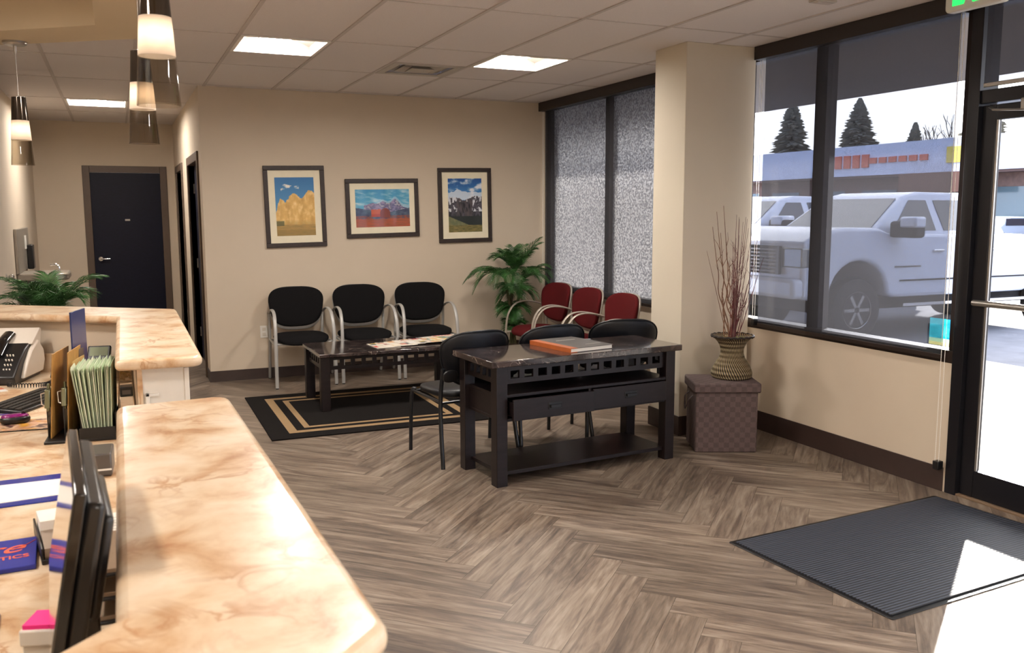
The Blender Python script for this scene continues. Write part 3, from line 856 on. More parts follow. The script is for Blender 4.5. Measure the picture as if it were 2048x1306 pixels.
# teal flyer stuck on the glass
def teal(u, v):
    n = noise.noise(Vector((u*3, v*9, 1)))*30
    if v < 0.12: return (196, 190, 120)
    if v < 0.25: return (150, 186, 150)
    return (30+n, 150+n, 165+n) if u < 0.62 else (28+n, 110+n, 158+n)
def thin_sheet():
    m = bpy.data.materials.new('backlit_thin_print'); m.use_nodes = True
    nt = m.node_tree; nt.nodes.clear()
    o = nt.nodes.new('ShaderNodeOutputMaterial'); a = nt.nodes.new('ShaderNodeAttribute'); a.attribute_name = 'Col'
    t = nt.nodes.new('ShaderNodeBsdfTranslucent'); d = nt.nodes.new('ShaderNodeBsdfDiffuse'); mx = nt.nodes.new('ShaderNodeMixShader'); mx.inputs[0].default_value = 0.35
    nt.links.new(a.outputs['Color'], t.inputs[0]); nt.links.new(a.outputs['Color'], d.inputs[0])
    nt.links.new(t.outputs[0], mx.inputs[1]); nt.links.new(d.outputs[0], mx.inputs[2]); nt.links.new(mx.outputs[0], o.inputs[0])
    return m
fl = painted('window_flyer', 0.20, 0.155, 20, 30, teal, thin_sheet(), None, RZ(-PI/2) @ RX(PI/2))
fl.location = (4.318, 3.66, 0.905); tag(fl, 'teal and yellow flyer taped inside the lower corner of the front window', 'flyer')

# ------------------------------------------------------------------ entrance door
d1 = thing('door_1', None, None, (0, 0, 0)); struct(d1)
mb = MB()
x0, x1 = 4.285, 4.33
mb.box(x0, x1, 3.385, 3.468, 0.014, 2.155); mb.box(x0, x1, 2.437, 2.52, 0.014, 2.155)
mb.box(x0, x1, 2.52, 3.385, 0.014, 0.165); mb.box(x0, x1, 2.52, 3.385, 2.075, 2.155)
mb.build('door_frame', M['blackalu'], d1, bevel=0.003)
MB().box(4.304, 4.310, 2.52, 3.385, 0.165, 2.075).build('glass_pane', M['glass'], d1)
mb = MB(); mb.box(4.29, 4.298, 3.372, 3.385, 0.165, 2.075); mb.box(4.29, 4.298, 2.52, 2.533, 0.165, 2.075); mb.build('glazing_bead', M['steel'], d1)
mb = MB(); mb.tube([(4.255, 3.43, 1.10), (4.255, 2.50, 1.10)], 0.017, 14); mb.tube([(4.255, 3.40, 1.10), (4.29, 3.40, 1.10)], 0.010, 10); mb.tube([(4.255, 2.53, 1.10), (4.29, 2.53, 1.10)], 0.010, 10)
mb.build('push_bar', M['steel'], d1)
mb = MB(); mb.box(4.215, 4.285, 2.9, 3.20, 2.105, 2.165); mb.build('closer_body', M['steel'], d1, bevel=0.006)
mb = MB(); mb.tube([(4.235, 3.12, 2.10), (4.18, 3.32, 2.115)], 0.012, 8, flat=0.5); mb.tube([(4.18, 3.32, 2.115), (4.25, 3.40, 2.14)], 0.010, 8, flat=0.5); mb.build('closer_arm', M['steel'], d1)

# ------------------------------------------------------------------ exit sign
ex = thing('exit_sign', 'illuminated exit sign with green letters hanging by the entrance door', 'exit sign', (3.66, 3.03, 2.52))
hw = 0.155
poly = round_poly([(-hw, 0), (hw, 0), (hw, 0.2), (-hw, 0.2)], 0.022)
mtx = RZ(-PI/2) @ RX(PI/2)
MB().prism_t(poly, -0.022, 0.022, mtx).build('housing', mat('sign_housing_grey', srgb(200, 198, 192), 0.4), ex, bevel=0.005)
M['exitgreen'] = emis('exit_green', (0.02, 0.85, 0.12, 1), 1.6)
text_mesh('letters', 'EXIT', 0.205, M['exitgreen'], ex, T(-0.0235, hw-0.035, 0.03) @ mtx, sx=0.52, bold=0.003)
MB().cyl((0, 0, 0.2), (0, 0, 0.226), 0.05, n=24).build('ceiling_canopy', M['white'], ex)

# ------------------------------------------------------------------ hall doors
def lever(parent, mtx, side=1):
    mb = MB()
    mb.lathe([(0.0001, 0), (0.030, 0), (0.032, 0.006), (0.026, 0.014), (0.0001, 0.015)], 24)
    mb.tube([(0,0,0.012), (0,0,0.05)], 0.010, 12)
    mb.tube([(0,0,0.05), (0.03*side,0,0.055), (0.11*side,0,0.052)], 0.010, 12, flat=0.8)
    for i, p in enumerate(mb.v): mb.v[i] = tuple(mtx @ Vector(p))
    return mb.build('lever_handle', M['chrome'], parent)
d2 = thing('door_2', None, None, (0.14, 12.8, 0)); struct(d2)
mb = MB(); cw = 0.075
for q in ((-0.505, -0.42, 0, 2.195), (0.42, 0.505, 0, 2.195), (-0.42, 0.42, 2.11, 2.195)): mb.box(q[0], q[1], -0.018, 0.06, q[2], q[3])
mb.build('casing', M['casing'], d2, bevel=0.004)
MB().box(-0.42, 0.42, 0.012, 0.055, 0.005, 2.108).build('door_leaf', M['doorwood'], d2, bevel=0.002)
lever(d2, T(-0.345, 0.012, 1.0) @ RX(PI/2))
MB().box(-0.03, 0.03, 0.006, 0.012, 1.49, 1.512).build('name_plate', M['steel'], d2)
def side_door(n, y0, y1, top, hinge_y, handle_y):
    d = thing('door_%d' % n, None, None, (0, 0, 0)); struct(d)
    mb = MB()
    mb.box(0.727, 0.86, y0-0.085, y0, 0, top+0.085); mb.box(0.727, 0.86, y1, y1+0.085, 0, top+0.085); mb.box(0.727, 0.86, y0, y1, top, top+0.085)
    mb.build('casing', M['casing'], d, bevel=0.004)
    MB().box(0.80, 0.845, y0, y1, 0.005, top).build('door_leaf', M['doorwood'], d)
    lever(d, T(0.80, handle_y, 1.0) @ RY(-PI/2) @ RZ(PI/2))
    for z in (0.3, 1.05, 1.85):
        mb = MB(); mb.box(0.786, 0.80, hinge_y-0.012, hinge_y+0.012, z-0.05, z+0.05); mb.build('hinge', M['steel'], d)
side_door(3, D1[0], D1[1], D1[2]-0.01, D1[1]-0.014, D1[0]+0.1)
side_door(4, D2[0], D2[1], D2[2]-0.01, D2[1]-0.014, D2[0]+0.1)

# ------------------------------------------------------------------ wall knob and drinking fountain on the hallway wall
k = thing('door_stop', 'small round chrome door stop on the hallway wall left of the fountain', 'door stop', (-0.92, 9.05, 1.035))
MB().prism_t([(0.03*math.cos(a*PI/12), 0.03*math.sin(a*PI/12)) for a in range(24)], 0, 0.008, RY(PI/2)).build('rosette', M['chrome'], k)
MB().sphere((0.045, 0, 0), 0.024).tube([(0, 0, 0), (0.045, 0, 0)], 0.009, 10).build('knob', M['chrome'], k)
fo = thing('drinking_fountain', 'stainless drinking fountain with tall back panel on the hallway wall', 'drinking fountain', (-0.9195, 10.55, 0))
M['fsteel'] = mat('fountain_steel', srgb(168, 160, 148), 0.4, metal=0.6, var=0.05)
MB().box(0.0, 0.03, -0.62, 0.62, 1.0, 1.44).build('back_panel', M['fsteel'], fo, bevel=0.006)
mb = MB(); mb.prism(round_poly([(0.0, -0.60), (0.46, -0.60), (0.46, 0.0), (0.0, 0.0)], [0, .1, .1, 0]), 0.93, 1.0)
mb.build('basin', M['fsteel'], fo, bevel=0.015)
mb = MB(); mb.prism([(0.0, -0.52), (0.30, -0.52), (0.30, -0.06), (0.0, -0.06)], 0.72, 0.93); mb.build('cooler_body', mat('cooler_body_grey', srgb(96, 90, 84), 0.5), fo, bevel=0.01)
mb = MB()
for i in range(8): mb.box(0.30, 0.306, -0.49, -0.09, 0.75+i*0.02, 0.758+i*0.02)
mb.build('grille', M['fsteel'], fo)
mb = MB(); mb.tube(curve([(0.36, -0.3, 0.995), (0.36, -0.3, 1.05), (0.33, -0.3, 1.075), (0.28, -0.3, 1.07)]), 0.012, 10); mb.build('spout', M['chrome'], fo)
mb = MB(); mb.box(0.03, 0.036, 0.10, 0.28, 1.22, 1.36); mb.build('notice_plate', M['white'], fo)
mb = MB(); mb.box(0.03, 0.09, 0.30, 0.50, 1.0, 1.26); mb.build('bottle_filler', M['black'], fo, bevel=0.01)

# ------------------------------------------------------------------ outlet
ot = thing('wall_outlet', 'white duplex power outlet low on the back wall beside the first black chair', 'outlet', (1.25, 8.79, 0.455))
MB().box(-0.036, 0.036, -0.006, 0, -0.058, 0.058).build('cover_plate', M['white'], ot, bevel=0.002)
for z in (-0.025, 0.025):
    MB().prism_t(round_poly([(-0.016, z-0.016), (0.016, z-0.016), (0.016, z+0.016), (-0.016, z+0.016)], 0.006), 0, 0.009, RX(PI/2)).build('socket', mat('socket_ivory', srgb(214, 206, 192), 0.4), ot)

# ------------------------------------------------------------------ pictures
def fbm(x, y, s=1.0, o=4, z=0.0):
    v = 0; a = 0.5
    for k in range(o):
        v += a*noise.noise(Vector((x*s, y*s, z+k*7.1))); s *= 2.1; a *= 0.5
    return v
def mixc(a, b, t):
    t = max(0, min(1, t)); return tuple(a[i]+(b[i]-a[i])*t for i in range(3))
def aspens(u, v):
    sky = mixc((120, 175, 210), (38, 110, 170), v)
    c = sky
    cl = fbm(u*2.2, v*7, 2.2, 4, 3)
    if abs(v-0.83) < 0.04+0.02*math.sin(u*9) and 0.15 < u < 0.62 and cl > -0.02: c = mixc(c, (238, 232, 220), 0.3+cl*5)
    edge = 0.62+0.14*(u-0.1)+0.05*math.sin(u*15+1)+0.04*fbm(u, 0.3, 9)
    if u < 0.12: edge -= (0.12-u)*2.2
    if v < edge+0.05*fbm(u, v, 14):
        n = fbm(u, v, 9, 5); st = 0.5+0.5*math.sin(u*22+3*fbm(u, v, 2))
        c = mixc((226, 184, 108), (196, 150, 78), st*0.5-n*1.2)
        c = mixc(c, (244, 214, 150), n*2.2)
        if v < 0.28: c = mixc(c, (120, 104, 60), (0.28-v)*6*(0.5+n))
    if v < 0.19+0.01*fbm(u, 0, 12): c = mixc((176, 140, 76), (150, 126, 72), fbm(u*0.5, v*6, 9)*3+0.3)
    if u < 0.2 and 0.17 < v < 0.26: c = mixc(c, (70, 76, 46), 0.7)
    if v < 0.1: c = mixc(c, (134, 110, 58), 0.5)
    return c
def barn(u, v):
    c = mixc((130, 195, 215), (48, 140, 186), v)
    cl = fbm(u*1.3-v, v*4+u, 2.5, 4)
    c = mixc(c, (198, 218, 224), max(0, cl*2.2+ (0.72-abs(v-0.75-0.12*u))*0.15))
    rid = 0.58+0.10*math.sin(u*5.0-0.6)*u+0.16*math.exp(-((u-0.74)/0.08)**2)+0.06*math.exp(-((u-0.5)/0.05)**2)+0.04*math.exp(-((u-0.3)/0.06)**2)+0.03*fbm(u, 0, 14)
    if v > rid and u > 0.4 and v < rid+0.10*(u-0.3)+0.02: c = mixc(c, (206, 208, 216), 0.5)
    if v < rid and u > 0.15:
        n = fbm(u, v, 11, 5)
        c = mixc((150, 136, 168), (72, 76, 116), 0.5+n*2.5+(u-0.5)*0.7)
        if n > 0.14: c = mixc(c, (224, 214, 214), 0.6)
    f = 0.47-0.25*u if u < 0.4 else 0.28+0.28*(u-0.4)
    if v < f+0.02*fbm(u, 0, 10)+0.05: c = mixc((86, 108, 128), (48, 56, 88), fbm(u, v, 8)*2+0.5)
    # barn with a rounded roof, side wall to the left
    if 0.28 < u < 0.46 and 0.27 < v < 0.47+0.02*(u-0.28): c = (198, 92, 56) if v > 0.35 else (178, 70, 44)
    du = (u-0.54)/0.095
    if abs(du) < 1 and 0.24 < v < 0.36+0.14*math.sqrt(1-du*du): c = (128, 62, 54)
    g = 0.22+0.03*fbm(u, 0, 12)
    if v < g: c = mixc((176, 84, 52), (140, 82, 56), fbm(u*0.6, v*5, 9)*2.5+0.3)
    elif v < 0.3 and not (0.3 < u < 0.62): c = mixc(c, (156, 70, 50), 0.55+fbm(u, v, 20))
    return c
def peaks(u, v):
    c = mixc((88, 160, 214), (22, 80, 150), (v-0.55)*2.4)
    cl = fbm(u*1.4, v*3.5, 2.6, 5, 9)
    c = mixc(c, (226, 228, 236), max(0, cl*3.2-0.1+(0.16-abs(v-0.82))*2*u))
    if v < 0.745+0.05*fbm(u, 0, 7, 3, 2)+0.06*math.exp(-((u-0.3)/0.12)**2) and v > 0.6: c = mixc(c, (232, 234, 240), 0.8)
    rid = 0.63+0.03*math.sin(u*10)+0.05*fbm(u, 0, 10)+0.06*(u > 0.75)*(u-0.75)*3
    if v < rid:
        n = fbm(u*1.4, v, 9, 5)
        c = mixc((78, 74, 84), (28, 27, 34), 0.5+n*3)
        if n > 0.06 and v > 0.38 and (abs(u-0.48) > 0.22 or v > 0.57): c = (214, 216, 224)
        if abs(u-0.48) < 0.25 and v > 0.3: c = mixc(c, (92, 82, 82), 0.4+2.2*fbm(u*3+v, v*0.6, 8, 3))
    if v < 0.30+0.015*fbm(u, 0, 9): c = (30, 38, 36)
    if v < 0.30-0.28*u: c = mixc((98, 104, 72), (122, 120, 82), 0.5+fbm(u, v, 9)*2)
    if v < 0.13: c = mixc((134, 118, 66), (96, 92, 48), 0.5+fbm(u*0.6, v*4, 12)*2.5)
    return c
def picture(label, x, z, w, h, fw_, mw, fn, nx, ny, rot):
    t = thing('framed_picture', label, 'picture', (x, 8.79, z))
    mtx = RY(-rot) @ RX(PI/2)      # local x right, y up, z toward the room
    mb = MB()
    for (a, b, c, d) in ((-w/2, w/2, h/2-fw_, h/2), (-w/2, w/2, -h/2, -h/2+fw_), (-w/2, -w/2+fw_, -h/2+fw_, h/2-fw_), (w/2-fw_, w/2, -h/2+fw_, h/2-fw_)):
        mb.box(a, b, c, d, 0.0, 0.026, mtx)
    mb.build('frame', M['pframe'], t, bevel=0.004)
    mb = MB(); mb.box(-w/2+fw_, w/2-fw_, -h/2+fw_, h/2-fw_, 0.002, 0.012, mtx); mb.build('mat_board', M['mat_board'], t)
    painted('print', w-2*(fw_+mw[0]), h-2*(fw_+mw[1]), nx, ny, fn, M['print'], t, mtx @ T(0, 0, 0.0135))
    return t
picture('tall framed picture of golden aspen trees under blue sky, dark wood frame', 1.586, 1.651, 0.578, 0.775, 0.042, (0.062, 0.068), aspens, 80, 120, R(1.1))
picture('wide framed picture of a red barn before purple mountains, hung in the middle', 2.450, 1.636, 0.748, 0.580, 0.042, (0.055, 0.062), barn, 130, 92, R(1.1))
picture('tall framed picture of snowy dark mountains and clouds, hung nearest the palm', 3.330, 1.664, 0.588, 0.765, 0.042, (0.066, 0.065), peaks, 80, 120, R(0.9))

# ------------------------------------------------------------------ reception counters
zc0, zc1 = 1.030, 1.070
near = round_poly([(0.273, 2.690), (-0.027, 2.658), (-0.029, 1.237), (-0.60, 0.666), (-0.38, 0.394), (0.297, 1.071)], [0.05, 0.035, 0.0, 0.0, 0.0, 0.045])
tag(MB().prism(near, zc0, zc1).build('countertop', M['counter'], bevel=0.017, seg=4), 'long peach marble reception countertop running toward the viewer in the foreground', 'countertop')
far = round_poly([(0.279, 5.262), (0.269, 3.462), (-0.032, 3.476), (-0.024, 4.99), (-1.50, 6.066), (-1.50, 6.582)], [0.05, 0.045, 0.02, 0, 0, 0])
tag(MB().prism(far, zc0, zc1).build('countertop', M['counter'], bevel=0.017, seg=4), 'L-shaped peach marble reception countertop behind the desk clutter, palm behind it', 'countertop')
hw1 = MB(); hw1.prism([(0.215, 2.62), (0.035, 2.60), (0.035, 1.21), (-0.50, 0.675), (-0.36, 0.53), (0.215, 1.105)], 0, 1.031)
tag(hw1.build('counter_half_wall', M['wall']), 'beige half wall under the foreground countertop', 'half wall')
hw2 = MB(); hw2.prism([(0.215, 5.222), (0.215, 3.56), (0.058, 3.56), (0.058, 5.0), (-1.48, 6.125), (-1.48, 6.465)], 0, 1.031)
o = hw2.build('counter_half_wall', M['wall']); tag(o, 'beige half wall under the L-shaped countertop', 'half wall')
MB().box(0.058, 0.204, 3.548, 3.56, 0, 1.03).build('end_panel', M['whitepanel'], o)
MB().box(0.040, 0.058, 3.542, 5.0, 0.62, 1.03).build('edge_strip', M['counter'], o)
hg = MB()
for i in range(6):
    hg.box(0.204, 0.216 if i % 2 == 0 else 0.222, 3.545, 3.56, 0.12+i*0.15, 0.12+i*0.15+0.148)
hg.build('gate_hinge', M['whitepanel'], o, bevel=0.002)
MB().box(0.066, 0.112, 3.536, 3.549, 0.918, 0.930).box(0.066, 0.080, 3.536, 3.549, 0.86, 0.93).build('gate_latch', M['white'], o, bevel=0.002)
# desk
dt = thing('reception_desk', 'peach marble laminate desk behind the reception counters', 'desk', (0, 0, 0))
MB().prism([(0.032, 1.25), (0.032, 4.995), (-0.85, 5.64), (-0.85, 0.9), (-0.26, 0.9)], 0.722, 0.76).build('desktop', M['counter'], dt, bevel=0.006)
MB().prism([(0.030, 4.975), (0.030, 4.993), (-0.85, 5.636), (-0.85, 5.616)], 0.76, 0.86).build('backsplash', M['counter'], dt)
for y in (1.6, 2.9, 4.2): MB().box(-0.78, 0.0, y-0.012, y+0.012, 0, 0.722).build('support_panel', M['whitepanel'], dt)

# ------------------------------------------------------------------ pendants
def smoky():
    m = bpy.data.materials.new('smoky_glass'); m.use_nodes = True
    nt = m.node_tree; nt.nodes.clear()
    o = nt.nodes.new('ShaderNodeOutputMaterial')
    t = nt.nodes.new('ShaderNodeBsdfTransparent'); t.inputs[0].default_value = (0.84, 0.81, 0.76, 1)
    g = nt.nodes.new('ShaderNodeBsdfGlossy'); g.inputs['Roughness'].default_value = 0.03; g.inputs[0].default_value = (0.9, 0.88, 0.85, 1)
    f = nt.nodes.new('ShaderNodeFresnel'); f.inputs[0].default_value = 1.6
    mx = nt.nodes.new('ShaderNodeMixShader')
    nt.links.new(f.outputs[0], mx.inputs[0]); nt.links.new(t.outputs[0], mx.inputs[1]); nt.links.new(g.outputs[0], mx.inputs[2]); nt.links.new(mx.outputs[0], o.inputs[0])
    return m
M['smoky'] = glass_mat('smoky_glass', (0.80, 0.77, 0.72, 1), 0.07, 0.02)
def frost_band():
    m = bpy.data.materials.new('frosted_band_glass'); m.use_nodes = True
    nt = m.node_tree; nt.nodes.clear()
    o = nt.nodes.new('ShaderNodeOutputMaterial')
    t = nt.nodes.new('ShaderNodeBsdfTranslucent'); t.inputs[0].default_value = (0.92, 0.86, 0.8, 1)
    d = nt.nodes.new('ShaderNodeBsdfDiffuse'); d.inputs[0].default_value = (0.6, 0.55, 0.5, 1)
    tr = nt.nodes.new('ShaderNodeBsdfTransparent'); tr.inputs[0].default_value = (0.8, 0.75, 0.7, 1)
    m1 = nt.nodes.new('ShaderNodeMixShader'); m1.inputs[0].default_value = 0.25
    m2 = nt.nodes.new('ShaderNodeMixShader'); m2.inputs[0].default_value = 0.15
    nt.links.new(t.outputs[0], m1.inputs[1]); nt.links.new(d.outputs[0], m1.inputs[2])
    nt.links.new(m1.outputs[0], m2.inputs[1]); nt.links.new(tr.outputs[0], m2.inputs[2]); nt.links.new(m2.outputs[0], o.inputs[0])
    return m
M['frostband'] = frost_band()
M['bulb'] = emis('bulb_glow', (1.0, 0.82, 0.62, 1), 10.0)
M['smokemirror'] = mat('smoked_mirror_glass', srgb(84, 76, 68), 0.08, metal=0.85)
def make_pendant(label, bottom, H=0.37, ztop=2.53):
    t = thing('pendant_lamp', label, 'pendant lamp', (bottom[0], bottom[1], bottom[2]), 0, 'smoky glass pendants over the counter')
    rb, rt = 0.060, 0.036
    rad = lambda z: rb+(rt-rb)*(z/H)
    def shell(z0, z1, th=0.003, n=6):
        mb = MB()
        zs = [z0+(z1-z0)*i/n for i in range(n+1)]
        prof = [(rad(z), z) for z in zs]+[(rad(z)-th, z) for z in reversed(zs)]
        prof.append(prof[0])
        return mb.lathe(prof, 40)
    shell(0, H*0.37).build('clear_glass_base', M['smoky'], t)
    shell(H*0.37, H*0.66).build('frosted_band', M['frostband'], t)
    shell(H*0.66, H).build('smoked_glass_top', M['smokemirror'], t)
    MB().sphere((0, 0, H*0.52), 0.026, sc=(1, 1, 1.15)).build('bulb', M['bulb'], t)
    MB().cyl((0, 0, H*0.6), (0, 0, H*0.9), 0.016, 0.018).build('socket', M['chrome'], t)
    MB().lathe([(0.0001, H+0.004), (rt, H+0.002), (rt, H-0.004), (0.0001, H-0.004)], 32).build('cap', M['chrome'], t)
    zc = ztop-bottom[2]
    MB().tube([(0, 0, H*0.9), (0, 0, zc-0.05)], 0.0016, 8).build('cord', M['steel'], t)
    mb = MB(); mb.lathe([(0.0001, zc-0.022), (0.052, zc-0.020), (0.062, zc-0.012), (0.062, zc), (0.0001, zc)], 36)
    mb.lathe([(0.0001, zc-0.075), (0.004, zc-0.07), (0.008, zc-0.05), (0.008, zc-0.02)], 16)
    mb.build('canopy', M['steel'], t)
    return t
p1 = make_pendant('smoky glass pendant lamp hanging farthest left, whole cord and canopy visible', (-0.457, 5.734, 1.862))
dup(p1, (0.126, 4.06, 1.882), 0, 'smoky glass pendant lamp in the middle, partly hidden by the nearest pendant')
dup(p1, (0.131, 2.79, 1.900), 0, 'largest and nearest smoky glass pendant lamp, its top cut by the photo edge')

# ------------------------------------------------------------------ rug and door mat
rg = thing('area_rug', 'black area rug with double tan border stripes under the coffee table', 'rug', (1.79, 7.08, 0), R(-0.6))
W_, D_ = 0.86, 0.795
def ring(mb, o, i, z0, z1):
    (ox, oy), (ix, iy) = o, i
    mb.box(-ox, ox, -oy, -iy, z0, z1); mb.box(-ox, ox, iy, oy, z0, z1); mb.box(-ox, -ix, -iy, iy, z0, z1); mb.box(ix, ox, -iy, iy, z0, z1)
ins = lambda d: (W_-d, D_-d)
mb = MB(); ring(mb, ins(0), ins(0.145), 0, 0.009); mb.build('outer_border', M['rugblack'], rg)
mb = MB(); ring(mb, ins(0.145), ins(0.210), 0, 0.0092); mb.build('wide_stripe', M['rugtan'], rg)
mb = MB(); ring(mb, ins(0.210), ins(0.275), 0, 0.009); mb.build('middle_border', M['rugblack'], rg)
mb = MB(); ring(mb, ins(0.275), ins(0.320), 0, 0.0092); mb.build('narrow_stripe', M['rugtan'], rg)
a, b = ins(0.320); MB().box(-a, a, -b, b, 0, 0.009).build('centre_field', M['rugblack'], rg)
dm = thing('door_mat', 'ribbed dark grey entrance mat with thin rubber edge inside the glass door', 'door mat', (3.43, 2.985, 0), R(4.2))
MB().prism(round_poly([(-0.755, -0.475), (0.755, -0.475), (0.755, 0.475), (-0.755, 0.475)], 0.012), 0, 0.004).build('rubber_border', M['black'], dm, bevel=0.0015)
MB().box(-0.73, 0.73, -0.45, 0.45, 0.003, 0.010).build('ribbed_carpet', M['doormat'], dm, bevel=0.002)

# ------------------------------------------------------------------ arm chairs
def se(a, b, n):      # superellipse outline
    def f(t):
        c, s = math.cos(t), math.sin(t)
        return (a*math.copysign(abs(c)**(2/n), c), b*math.copysign(abs(s)**(2/n), s))
    return f
def back_outline(wt, wb, h, n=3.0):
    """wider toward the top, narrower below"""
    g = se(1, 1, n)
    def f(t):
        x, y = g(t)
        w = wb+(wt-wb)*(0.5+0.5*math.sin(max(-1, min(1, y*1.05))*PI/2))
        return (x*w/2, y*h/2)
    return f
def make_armchair(name, label, fab, metal, group):
    t = thing(name, label, 'chair', (0, 0, 0), 0, group)
    seat = MB(); seat.pad(se(0.245, 0.235, 3.4), 0.085, T(0, -0.045, 0.435), crown=0.6, bend=lambda x, y, z: (x, y, z-0.9*max(0, -y-0.10)**2*2.2))
    seat.build('seat', fab, t, ang=80)
    pan = MB(); pan.pad(se(0.225, 0.215, 3.4), 0.03, T(0, -0.03, 0.392), crown=0.4); pan.build('seat_pan', metal, t, ang=80)
    bm = T(0, 0.20, 0.70) @ RX(R(90-9))
    bend = lambda x, y, z: (x, y, z+0.9*x*x)
    bk = MB(); bk.pad(back_outline(0.545, 0.47, 0.385), 0.06, bm, crown=0.45, bend=bend); bk.build('backrest', fab, t, ang=80)
    sh = MB(); sh.pad(back_outline(0.54, 0.475, 0.42), 0.032, T(0, 0.226, 0.683) @ RX(R(90-9)), crown=0.35, bend=bend); sh.build('back_shell', metal, t, ang=80)
    for s in (-1, 1):
        mb = MB()
        p = curve([(s*0.272, -0.285, 0.0), (s*0.270, -0.275, 0.25), (s*0.267, -0.262, 0.47), (s*0.264, -0.235, 0.59), (s*0.260, -0.165, 0.675), (s*0.258, -0.06, 0.70), (s*0.256, 0.06, 0.685), (s*0.254, 0.19, 0.645)], 5)
        mb.tube(p, 0.0085, 14, flat=1.9, up=(1, 0, 0))
        mb.build('front_leg_and_arm', metal, t)
        mb = MB(); mb.tube(curve([(s*0.248, 0.30, 0.0), (s*0.248, 0.235, 0.25), (s*0.25, 0.195, 0.46), (s*0.252, 0.19, 0.655)], 5), 0.0135, 12); mb.build('rear_leg', metal, t)
        mb = MB(); mb.tube([(s*0.266, -0.262, 0.395), (s*0.249, 0.205, 0.395)], 0.011, 8); mb.build('side_rail', metal, t)
        for (fx, fy) in ((s*0.272, -0.285), (s*0.248, 0.30)):
            MB().cyl((fx, fy, 0), (fx, fy, 0.008), 0.015, n=12).build('glide', M['black'], t)
    for yy in (-0.18, 0.16): MB().tube([(-0.255, yy, 0.392), (0.255, yy, 0.392)], 0.010, 8).build('cross_rail', metal, t)
    return t
bc = make_armchair('waiting_chair', 'black fabric armchair with silver arms, left of the three by the back wall', M['blackfab'], M['silver'], 'black fabric armchairs along the back wall')
bc.location = (1.535, 8.47, 0)
dup(bc, (2.145, 8.47, 0), 0, 'black fabric armchair with silver arms, middle of the three by the back wall')
dup(bc, (2.765, 8.47, 0), R(-3), 'black fabric armchair with silver arms, nearest the palm by the back wall')
rc = make_armchair('waiting_chair', 'burgundy fabric armchair next to the palm under the back window', M['redfab'], M['champ'], 'burgundy armchairs under the back window')
rc.location = (3.83, 7.97, 0); rc.rotation_euler = (0, 0, R(-90+4))
dup(rc, (3.83, 7.335, 0), R(-90), 'middle burgundy fabric armchair under the back window')
dup(rc, (3.83, 6.70, 0), R(-90), 'burgundy fabric armchair nearest the square column')

# armless vinyl chairs (front = -y in local space)
def make_vinyl_chair(label):
    t = thing('side_chair', label, 'chair', (0, 0, 0), 0, 'black vinyl side chairs behind the console table')
    MB().pad(se(0.235, 0.225, 3.2), 0.075, T(0, -0.03, 0.445), crown=0.55, bend=lambda x, y, z: (x, y, z-1.6*max(0, -y-0.12)**2)).build('seat', M['vinyl'], t, ang=80)
    bm = T(0, 0.225, 0.675) @ RX(R(90-12))
    MB().pad(back_outline(0.54, 0.44, 0.37, 2.5), 0.065, bm, crown=0.5, bend=lambda x, y, z: (x, y, z+1.0*x*x)).build('backrest', M['vinyl'], t, ang=80)
    # raised welt around the back
    g = back_outline(0.545, 0.445, 0.375, 2.5)
    mb = MB(); pts = []
    for k in range(49):
        x, y = g(2*PI*k/48); pts.append(bm @ Vector((x*0.985, y*0.985, 0.012*-1+1.0*x*x)))
    mb.tube(pts, 0.006, 6); mb.build('welt', M['vinyl'], t)
    for s in (-1, 1):
        mb = MB(); mb.tube(curve([(s*0.245, -0.265, 0.0), (s*0.243, -0.255, 0.25), (s*0.238, -0.243, 0.41), (s*0.215, -0.225, 0.425)], 5), 0.0125, 12); mb.build('front_leg', M['blacktube'], t)
        mb = MB(); mb.tube(curve([(s*0.285, 0.27, 0.0), (s*0.272, 0.225, 0.25), (s*0.262, 0.205, 0.45), (s*0.258, 0.235, 0.63)], 5), 0.0135, 12); mb.build('rear_leg', M['blacktube'], t)
        mb = MB(); mb.tube([(s*0.236, -0.24, 0.415), (s*0.264, 0.205, 0.415)], 0.009, 8); mb.build('side_rail', M['blacktube'], t)
        mb = MB(); mb.pad(se(0.055, 0.042, 2.4), 0.02, T(s*0.225, 0.268, 0.585) @ RX(R(90-12)), crown=0.4, n=24, rings=4); mb.build('back_bracket', M['black'], t)
    MB().tube([(-0.236, -0.235, 0.41), (0.236, -0.235, 0.41)], 0.009, 8).build('cross_rail', M['blacktube'], t); MB().tube([(-0.262, 0.205, 0.405), (0.262, 0.205, 0.405)], 0.009, 8).build('cross_rail', M['blacktube'], t)
    return t
vc = make_vinyl_chair('black vinyl side chair sticking out past the left end of the console table')
vc.location = (2.03, 5.46, 0); vc.rotation_euler = (0, 0, PI+R(9))
dup(vc, (2.625, 5.52, 0), PI+R(5), 'black vinyl side chair, middle one behind the book on the console table')
dup(vc, (3.27, 5.585, 0), PI+R(-12), 'black vinyl side chair behind the right end of the console, before the column') 

